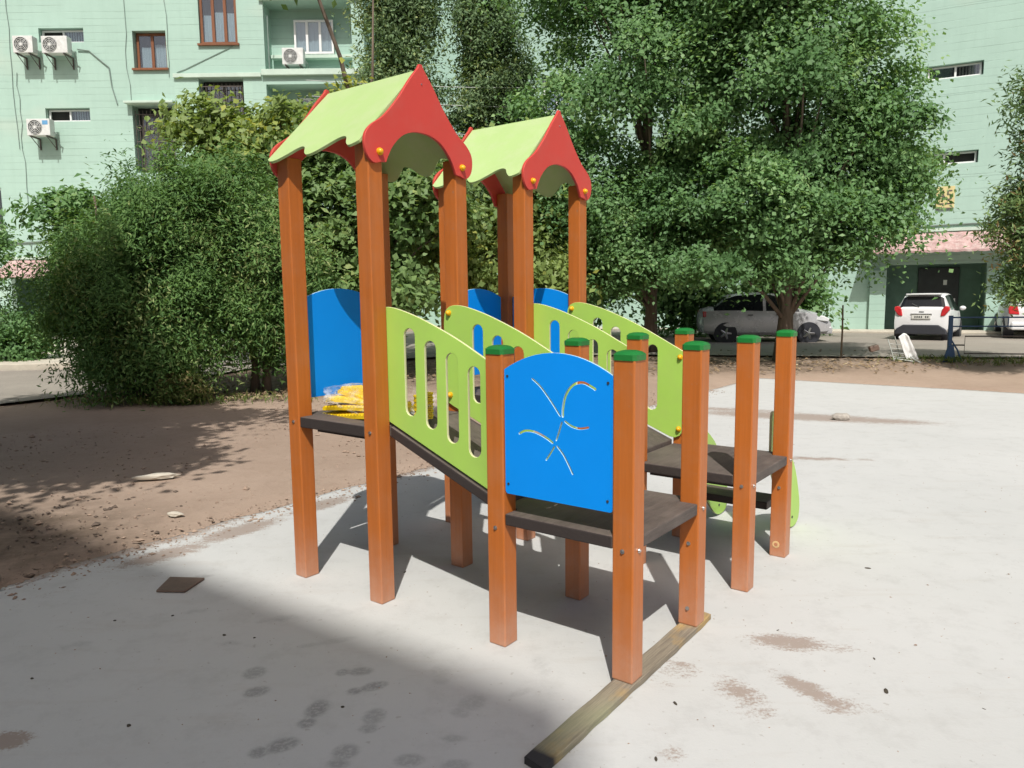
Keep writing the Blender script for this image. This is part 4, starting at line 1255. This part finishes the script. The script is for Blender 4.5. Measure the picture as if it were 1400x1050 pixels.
# ground cover
r = np.random.default_rng(5)
n = 900
lx = np.concatenate([r.uniform(-4.5, 8, n), r.uniform(-7, -3.5, 700), r.uniform(6, 12, 150)])
ly = np.concatenate([13.6 + r.gamma(2.0, .8, n), 11.2 + r.gamma(1.6, .5, 700), 14.2 + r.gamma(1.5, .4, 150)])
uu, vv = w2uv(lx, ly)
k = ~((uu > -1.3) & (vv < 11.15))
lx, ly = lx[k], ly[k]
pts = np.stack([lx, ly, terr(lx, ly) + .018 + r.uniform(0, .02, len(lx))], -1)
tag(link('leaf_litter', leaf_mesh('leaf_litter', pts, .085, .045, M['leaf_dry'], None, 3.0, 6)), 'dry fallen leaves scattered under the trees', 'leaf litter', kind='stuff')
def tufts(name, spots, label, seed, h=.14):
    r = np.random.default_rng(seed)
    P = []
    for x, y, rx, ry, n in spots:
        a = np.stack([r.normal(x, rx, n), r.normal(y, ry, n)], -1)
        P.append(np.concatenate([a, (terr(a[:, 0], a[:, 1]) + r.uniform(.02, h * .7, n))[:, None]], 1))
    P = np.concatenate(P)
    tag(link(name, leaf_mesh(name, P, h, .016, M['grass'], None, -.2, seed, -2.2)), label, 'grass', kind='stuff')
tufts('grass_tufts', [(-5.2, 10.95, .6, .10, 260), (-3.9, 11.3, .6, .15, 140), (-6.2, 11.0, .4, .15, 110), (9.0, 15.0, .25, .12, 260), (10.2, 14.6, .6, .15, 450), (8.2, 15.2, .3, .15, 150)], 'dry and green grass tufts along the dirt edges', 41)

# ------------------------------------------------------------------ cars
def loft_car(root, paint, st, glass_rng, L0):
    """st: stations (x, z bottom, z belt, half width, z top, half width top); the band from belt to top is glass inside glass_rng"""
    body, gl = MB(), MB()
    secs = []
    for x, zb, zl, w, zt, wt in st:
        h = zl - zb
        half = [(0, zb), (w * .88, zb), (w * .985, zb + .12 * h), (w, zb + .42 * h), (w * .985, zb + .72 * h), (w * .95, zl), (wt + .02, zt - .055), (wt * .86, zt - .006), (0, zt)]
        secs.append([(x, a, b) for a, b in half] + [(x, -a, b) for a, b in half[-2:0:-1]])
    n = len(secs[0])
    for i in range(len(secs) - 1):
        for k in range(n):
            q = [secs[i][k], secs[i][(k + 1) % n], secs[i + 1][(k + 1) % n], secs[i + 1][k]]
            side = k in (5, n - 6)
            top = k in (6, 7, 8, 9) or k in (n - 7, n - 8)
            tgt = body
            for (a, b, kind) in glass_rng:
                if a == i and ((kind == 's' and side) or (kind == 't' and k in (6, 7, n - 8, n - 7))):
                    tgt = gl
            tgt.add(q, [(0, 1, 2, 3)])
    body.add(secs[0], [tuple(range(n))]); body.add(secs[-1], [tuple(range(n - 1, -1, -1))])
    bm = body.build('body', M[paint], root, smooth=True, sharp=32)
    me = bm.data
    b2 = bmesh.new(); b2.from_mesh(me); bmesh.ops.remove_doubles(b2, verts=b2.verts, dist=.0005); bmesh.ops.recalc_face_normals(b2, faces=b2.faces); b2.to_mesh(me); b2.free()
    me.set_sharp_from_angle(angle=R(34))
    gl.build('window', M['carglass'], root, smooth=True, sharp=30)
    return bm

def wheel(root, x, y, r, w, side):
    mb = MB()
    prof = [(r * .62, 0), (r * .93, 0), (r, .03), (r, w - .03), (r * .93, w), (r * .62, w)]
    n = 24
    vs = [(x + a * cos(2 * pi * k / n), y + side * (b - w), r + a * sin(2 * pi * k / n)) for a, b in prof for k in range(n)]
    fs = [(j * n + k, j * n + (k + 1) % n, (j + 1) * n + (k + 1) % n, (j + 1) * n + k) for j in range(5) for k in range(n)]
    mb.add(vs, fs)
    ty = mb.build('wheel', M['black'], root, smooth=True, sharp=40)
    mb = MB()
    mb.tube([(x, y - side * .05, r), (x, y - side * .035, r)], r * .63, 20)
    for k in range(5):
        a = 2 * pi * k / 5
        mb.tube([(x, y - side * .02, r), (x + r * .58 * cos(a), y - side * .02, r + r * .58 * sin(a))], [.05, .035], 6)
    mb.build('rim', M['steel'], ty)

def arches(root, xs, y, r):
    for x in xs:
        for s in (-1, 1):
            mb = MB(); mb.tube([(x, s * (y - .25), r), (x, s * (y + .002), r)], r * 1.14, 22)
            mb.build('wheel_arch', M['bumper'], root)

# small white hatchback seen from behind
hx = thing('parked_car', (12.15, 21.55, .2), R(90 - 37), 'white hatchback parked with its back to the playground', 'car', 'cars parked by the apartment blocks')
hx.scale = (.86, .86, .86)
st = [(-1.80, .42, .80, .66, .86, .60), (-1.77, .33, .98, .765, 1.03, .70), (-1.66, .28, 1.02, .79, 1.10, .64), (-1.44, .25, 1.01, .80, 1.43, .54), (-1.30, .24, 1.0, .80, 1.49, .55),
      (-.60, .22, .97, .805, 1.53, .57), (.02, .22, .94, .805, 1.52, .57), (.35, .22, .93, .80, 1.46, .56), (.95, .22, .92, .795, 1.03, .66), (1.35, .24, .86, .77, .92, .62), (1.68, .28, .72, .70, .78, .55), (1.80, .36, .58, .60, .62, .5)]
loft_car(hx, 'carwhite', st, [(2, 0, 't'), (4, 0, 's'), (5, 0, 's'), (6, 0, 's'), (7, 0, 't'), (7, 0, 's')], 0)
arches(hx, (-1.20, 1.17), .80, .285)
for xx in (-1.20, 1.17):
    for s in (-1, 1):
        wheel(hx, xx, s * .795, .285, .17, s)
mb = MB()
mb.prism([(-.74, .22), (.74, .22), (.70, .40), (.50, .53), (-.50, .53), (-.70, .40)], -1.845, -1.60, lambda a, b, c: (c, a, b)); mb.build('bumper', M['bumper'], hx, bevel=.03)
for s in (-1, 1):
    mb = MB()
    mb.prism([(s * .53, .80), (s * .66, .82), (s * .775, 1.00), (s * .775, 1.10), (s * .66, 1.13), (s * .57, 1.02)], -1.835, -1.62, lambda a, b, c: (c, a, b)); mb.build('tail_light', M['tail'], hx, bevel=.03)
mb = MB(); mb.box(-1.835, -.27, .72, -1.79, .27, .84)
pn = mb.build('number_plate', M['plate'], hx, bevel=.006)
mb = MB()
for i in range(7):
    if i == 2: continue
    mb.box(-1.8385, -.21 + i * .06, .75, -1.8355, -.175 + i * .06, .81)
mb.build('plate_lettering', M['dark'], pn)
mb = MB(); mb.box(-1.825, -.30, .855, -1.77, .30, .885); mb.build('plate_garnish', M['steel'], hx)
mb = MB(); mb.box(-1.80, -.07, .92, -1.775, .07, .955); mb.build('badge', M['dark'], hx, bevel=.01)
mb = MB(); mb.tube([(-1.70, .08, 1.08), (-1.66, .30, 1.20)], .012, 6); mb.build('wiper', M['dark'], hx)
mb = MB(); mb.box(-1.60, -.50, 1.475, -1.32, .50, 1.515); mb.build('spoiler', M['carwhite'], hx, bevel=.015)
for s in (-1, 1):
    mb = MB(); mb.ball((.45, s * .90, 1.02), .1, 10, 8, sq=(.7, 1, .75)); mb.build('mirror', M['carwhite'], hx, smooth=True)

# silver car under the tree, side on, nose to the right
gx_ = thing('parked_car', (7.05, 20.9, .2), R(-8), 'silver grey car parked side on behind the tree trunk', 'car', 'cars parked by the apartment blocks')
st = [(-1.72, .42, .74, .58, .80, .55), (-1.66, .28, .88, .70, .93, .62), (-1.40, .24, .90, .74, 1.00, .60), (-1.05, .22, .90, .75, 1.28, .53), (-.80, .22, .90, .75, 1.36, .53), (-.10, .22, .88, .755, 1.39, .54), (-.02, .22, .88, .755, 1.39, .54),
      (.35, .22, .87, .75, 1.32, .54), (.85, .22, .85, .745, .95, .62), (1.30, .24, .78, .72, .84, .58), (1.60, .28, .66, .66, .71, .52), (1.72, .36, .54, .55, .57, .48)]
loft_car(gx_, 'cargrey', st, [(2, 0, 't'), (2, 0, 's'), (3, 0, 's'), (4, 0, 's'), (6, 0, 's'), (7, 0, 't'), (7, 0, 's')], 0)
arches(gx_, (-1.08, 1.10), .745, .27)
for xx in (-1.08, 1.10):
    for s in (-1, 1):
        wheel(gx_, xx, s * .742, .27, .17, s)
for s in (-1, 1):
    mb = MB(); mb.prism([(1.28, .62), (1.60, .58), (1.64, .66), (1.50, .73), (1.34, .76)], s * .52, s * .715, lambda a, b, c: (a, c, b)); mb.build('headlight', M['lamp'], gx_, bevel=.02)
    mb = MB(); mb.box(-1.69, s * .52, .72, -1.60, s * .70, .88); mb.build('tail_light', M['tail'], gx_, bevel=.02)
    for xx in (-.42, .32):
        mb = MB(); mb.box(xx - .09, s * .750, .76, xx + .05, s * .768, .79); mb.build('handle', M['dark'], gx_)
    mb = MB(); mb.ball((.52, s * .83, .94), .09, 10, 8, sq=(.7, 1, .75)); mb.build('mirror', M['cargrey'], gx_, smooth=True)
mb = MB(); mb.box(1.50, -.60, .24, 1.755, .60, .45); mb.build('bumper', M['cargrey'], gx_, bevel=.04)

# white saloon cut by the right edge, from behind
sx_ = thing('parked_car', (15.45, 22.0, .2), R(90 - 29), 'white saloon car cut off by the right edge', 'car', 'cars parked by the apartment blocks')
st = [(-2.15, .42, .82, .66, .86, .60), (-2.10, .30, .95, .78, .98, .70), (-1.50, .26, .96, .82, 1.02, .70), (-1.30, .24, .95, .83, 1.06, .66), (-.85, .22, .94, .835, 1.38, .56), (-.60, .22, .93, .835, 1.43, .56), (.25, .22, .92, .835, 1.42, .57),
      (.95, .24, .90, .82, .99, .68), (1.6, .26, .80, .78, .86, .6), (2.0, .32, .62, .66, .68, .5)]
loft_car(sx_, 'carwhite', st, [(3, 0, 't'), (3, 0, 's'), (4, 0, 's'), (5, 0, 's'), (6, 0, 't'), (6, 0, 's')], 0)
arches(sx_, (-1.35, 1.25), .828, .30)
for xx in (-1.35, 1.25):
    for s in (-1, 1):
        wheel(sx_, xx, s * .825, .30, .18, s)
for s in (-1, 1):
    mb = MB(); mb.prism([(s * .52, .70), (s * .77, .72), (s * .79, .90), (s * .70, .97), (s * .58, .95)], -2.17, -1.98, lambda a, b, c: (c, a, b)); mb.build('tail_light', M['tail'], sx_, bevel=.02)
mb = MB(); mb.box(-2.19, -.70, .28, -2.05, .70, .50); mb.build('bumper', M['carwhite'], sx_, bevel=.04)
mb = MB(); mb.box(-2.165, -.25, .68, -2.13, .25, .79); mb.build('number_plate', M['plate'], sx_)

# ------------------------------------------------------------------ fences, posts, debris
fe = thing('pipe_fence', (-7.0, 12.2, 0), 0, 'dark pipe fence running behind the junipers', 'fence')
pp = [(0, 0), (1.0, 1.2), (2.3, 2.3), (3.2, 2.75)]
for x, y in pp:
    mb = MB(); mb.tube([(x, y, -.1), (x, y, 1.0)], .038 if x == 0 else .028, 8); mb.build('post', M['iron'], fe)
mb = MB()
for zz in (.32, .92):
    mb.tube([(x, y, zz) for x, y in pp], .016, 6)
mb.build('rail', M['iron'], fe)
sp_ = MB(); sp_.tube([(0, 0, -.05), (.005, 0, .55), (.0, .01, 1.12)], [.022, .02, .017], 8)
so = sp_.build('metal_stake', pmat('rusty_stake', (.16, .12, .08), .8, .2)); so.location = (7.1, 15.9, float(terr(7.1, 15.9)))
tag(so, 'lone thin rusty stake standing at the road edge', 'stake')
zg = float(terr(9.0, 15.2))
ga = thing('barrier_gate', (8.95, 15.1, zg), R(-12), 'blue steel barrier post with brace and long thin rails', 'barrier')
mb = MB(); mb.box(-.035, -.035, -.05, .035, .035, .92); mb.build('post', M['bluepaint'], ga, bevel=.006)
mb = MB(); mb.prism([(-.14, -.02), (.10, -.02), (.05, .32), (-.04, .32)], -.03, .03, lambda a, b, c: (a, c - .07, b)); mb.build('base_plate', M['bluepaint'], ga, bevel=.005)
mb = MB(); mb.tube([(.03, 0, .42), (.14, -.04, .22), (.22, -.06, -.02)], .016, 6); mb.build('brace', M['bluepaint'], ga)
mb = MB(); mb.tube([(.036, 0, .88), (3.4, 0, .88)], .016, 6); mb.tube([(.036, 0, .70), (3.4, 0, .70)], .014, 6); mb.build('rail', M['bluepaint'], ga)
mb = MB(); mb.tube([(.036, 0, .32), (.28, 0, .32)], .016, 6); mb.tube([(3.4, 0, .50), (.28, 0, .50), (.28, 0, .15), (3.4, 0, .13)], .014, 6); mb.build('bracket', M['iron'], ga)
mb = MB()
for x in (1.05, 1.6, 2.2, 2.8):
    mb.tube([(x, 0, .70), (x, 0, .88)], .011, 6)
mb.build('upright', M['bluepaint'], ga)

zb = float(terr(7.95, 15.25))
ra = thing('broken_chair', (7.95, 15.2, zb), R(-8), 'broken white plastic chair with a bare wire frame on the verge', 'chair')
mb = MB()
vs = []; fs = []
nu, nv = 12, 16
for j in range(nv + 1):
    for i in range(nu + 1):
        a = i / nu; b = j / nv
        vs.append((-.02 + (.24 - .05 * b) * a + .17 * (1 - b), -.10 + .04 * sin(3 * a) + .012 * sin(14 * a) + .02 * noise.noise((a * 3, b * 3, 2)), .04 + .54 * b - .07 * abs(a - .55) * b * 2))
for j in range(nv):
    for i in range(nu):
        q = j * (nu + 1) + i
        fs.append((q, q + 1, q + nu + 2, q + nu + 1))
mb.add(vs, fs); pb = mb.build('seat_back', M['white'], ra, smooth=True)
sm = pb.modifiers.new('thick', 'SOLIDIFY'); sm.thickness = .02
mb = MB(); mb.tube([(-.22, -.05, .45), (-.10, -.12, .02)], .010, 6); mb.tube([(-.02, .15, .50), (.12, .16, .02)], .010, 6); mb.tube([(-.10, -.12, .06), (.42, -.12, -.02)], .012, 6)
for k in range(4):
    mb.tube([(-.19 + .03 * k, -.07, .36 - .09 * k), (.05 + .02 * k, -.09, .34 - .09 * k)], .007, 5)
mb.tube([(.20, -.12, .10), (.38, -.16, -.02)], .016, 6)
mb.build('frame', M['cable'], ra)
mb = MB(); mb.box(-.32, -.12, .38, -.14, .02, .50); bx = mb.build('armrest', M['tile'], ra, bevel=.02); bx.rotation_euler = (0, R(-18), 0); bx.location = (-.13, 0, -.08)

tl = MB()
tl.prism([(-1.91, 3.79), (-1.752, 3.78), (-1.722, 3.965), (-1.925, 3.985)], .001, .013, lambda a, b, c: (a, b, c + .002))
tag(tl.build('floor_tile', M['tile'], bevel=.003), 'brown ceramic floor tile lying in the shade at the left', 'tile')

def rock(name, x, y, s, mat, label, cat, sq=(1, .7, .5), group=None, rz=0.0):
    bm = bmesh.new(); bmesh.ops.create_icosphere(bm, subdivisions=2, radius=1)
    off = Vector((x * 7, y * 5, s * 30))
    for v in bm.verts:
        v.co *= 1 + .35 * noise.noise(v.co * 1.3 + off)
        v.co = Vector((v.co.x * s * sq[0], v.co.y * s * sq[1], max(v.co.z, -.6) * s * sq[2]))
    me = bpy.data.meshes.new(name); bm.to_mesh(me); bm.free(); me.materials.append(M[mat])
    o = link(name, me); o.location = (x, y, .6 * s * sq[2] + float(terr(x, y)) - .001); o.rotation_euler = (0, 0, rz)
    return tag(o, label, cat, group)
rock('stone', 4.04, 8.97, .11, 'stone', 'grey stone among the dirt streaks near the far pad edge', 'stone')
rock('stone', -3.12, 6.33, .15, 'kerb', 'longer pale flat stone on the sunlit dirt', 'stone', (1.3, .35, .22), rz=.25)
rock('stone', -2.45, 5.21, .05, 'kerb', 'small pale stone on the dirt nearest the pad edge', 'stone', (1.2, .6, .4))
LV = 'dark scraps on the sunlit concrete'
LB = 'small dark dry scrap lying on the sunlit concrete'
for x, y, s in ((2.0, 4.03, .012), (1.45, 2.73, .013), (.61, 2.66, .009), (1.22, 3.27, .006), (1.53, 2.99, .007), (.47, 2.32, .009), (2.5, 3.4, .006), (-.62, 4.05, .009), (1.75, 2.6, .005)):
    rock('dry_scrap', x, y, s, 'debris', LB, 'scrap', (1.5, .6, .35), LV, x * 3)
LV2 = 'small pebbles on the shaded concrete and dirt'
for x, y, s in ((-1.69, 3.5, .007), (-1.35, 3.28, .008), (-1.2, 3.25, .006), (-1.42, 2.55, .009), (-1.95, 3.45, .007), (-.66, 2.66, .007), (-2.0, 2.9, .007)):
    rock('pebble', x, y, s, 'debris', 'little pebble or crumb lying on the shaded concrete', 'pebble', (1.1, .8, .5), LV2, x * 5)

def specks(name, X, Y, S, mat, label, cat, seed, lift=0.0):
    r = np.random.default_rng(seed)
    base = np.array([(1, 0, 0), (-1, 0, 0), (0, 1, 0), (0, -1, 0), (0, 0, 1), (0, 0, -1)], float)
    tri = np.array([(0, 2, 4), (2, 1, 4), (1, 3, 4), (3, 0, 4), (2, 0, 5), (1, 2, 5), (3, 1, 5), (0, 3, 5)])
    n = len(X)
    an = r.uniform(0, 2 * pi, n)
    sc = S[:, None, None] * np.stack([r.uniform(.7, 1.5, (n, 6)), r.uniform(.5, 1.0, (n, 6)), r.uniform(.3, .7, (n, 6))], -1)
    v = base[None] * sc
    vx = v[..., 0] * np.cos(an)[:, None] - v[..., 1] * np.sin(an)[:, None] + X[:, None]
    vy = v[..., 0] * np.sin(an)[:, None] + v[..., 1] * np.cos(an)[:, None] + Y[:, None]
    vz = v[..., 2] + (S * .25 + lift)[:, None] + terr(X, Y)[:, None]
    co = np.stack([vx, vy, vz], -1).reshape(-1, 3)
    f = (tri[None] + 6 * np.arange(n)[:, None, None]).reshape(-1, 3)
    me = bpy.data.meshes.new(name); me.from_pydata(co.tolist(), [], f.tolist()); me.materials.append(mat)
    return tag(link(name, me), label, cat, kind='stuff')
r = np.random.default_rng(77)
U = np.concatenate([r.uniform(-6.5, -1.15, 5200), r.normal(-1.25, .13, 2600)]); V = np.concatenate([r.uniform(-3.5, 8.5, 5200), r.uniform(-2.6, 9, 2600)])
X, Y = uv2w(U, V)
S = .004 + r.gamma(1.2, .004, len(X))
specks('soil_crumbs', X, Y, S, M['clod'], 'small crumbs of soil and grit strewn over the dirt', 'soil', 78, np.where(U < -1.3, -.012, 0.0))
U = r.uniform(-1.2, 5.2, 2600); V = r.uniform(-3.2, 6.5, 2600)
X, Y = uv2w(U, V)
specks('grit', X, Y, .0012 + r.gamma(1.0, .0011, len(X)), M['clod'], 'fine grit and crumbs scattered over the concrete pad', 'grit', 79)
U = np.clip(r.normal(-3.4, .5, 260), -4.6, -2.2); Vv = r.normal(4.75, .45, 260)
specks('soil_clods', U, Vv, .006 + r.gamma(1.1, .006, 260), M['clod_dark'], 'dark clods of turned soil in the shaded dirt', 'soil', 80, np.full(260, -.012))
# overhead wires across the yard
ow = MB()
for k, (z0, z1) in enumerate(((6.9, 7.3), (6.5, 6.65), (5.75, 5.95))):
    ow.tube([(-5.0 + 1.0 * i, 19.0 + .12 * i, z0 + (z1 - z0) * i / 12 - .25 * (1 - ((i - 6) / 6) ** 2) + .03 * k) for i in range(13)], .010, 5)
tag(ow.build('overhead_wires', M['cable']), 'pale overhead wires strung between the trees', 'wires')
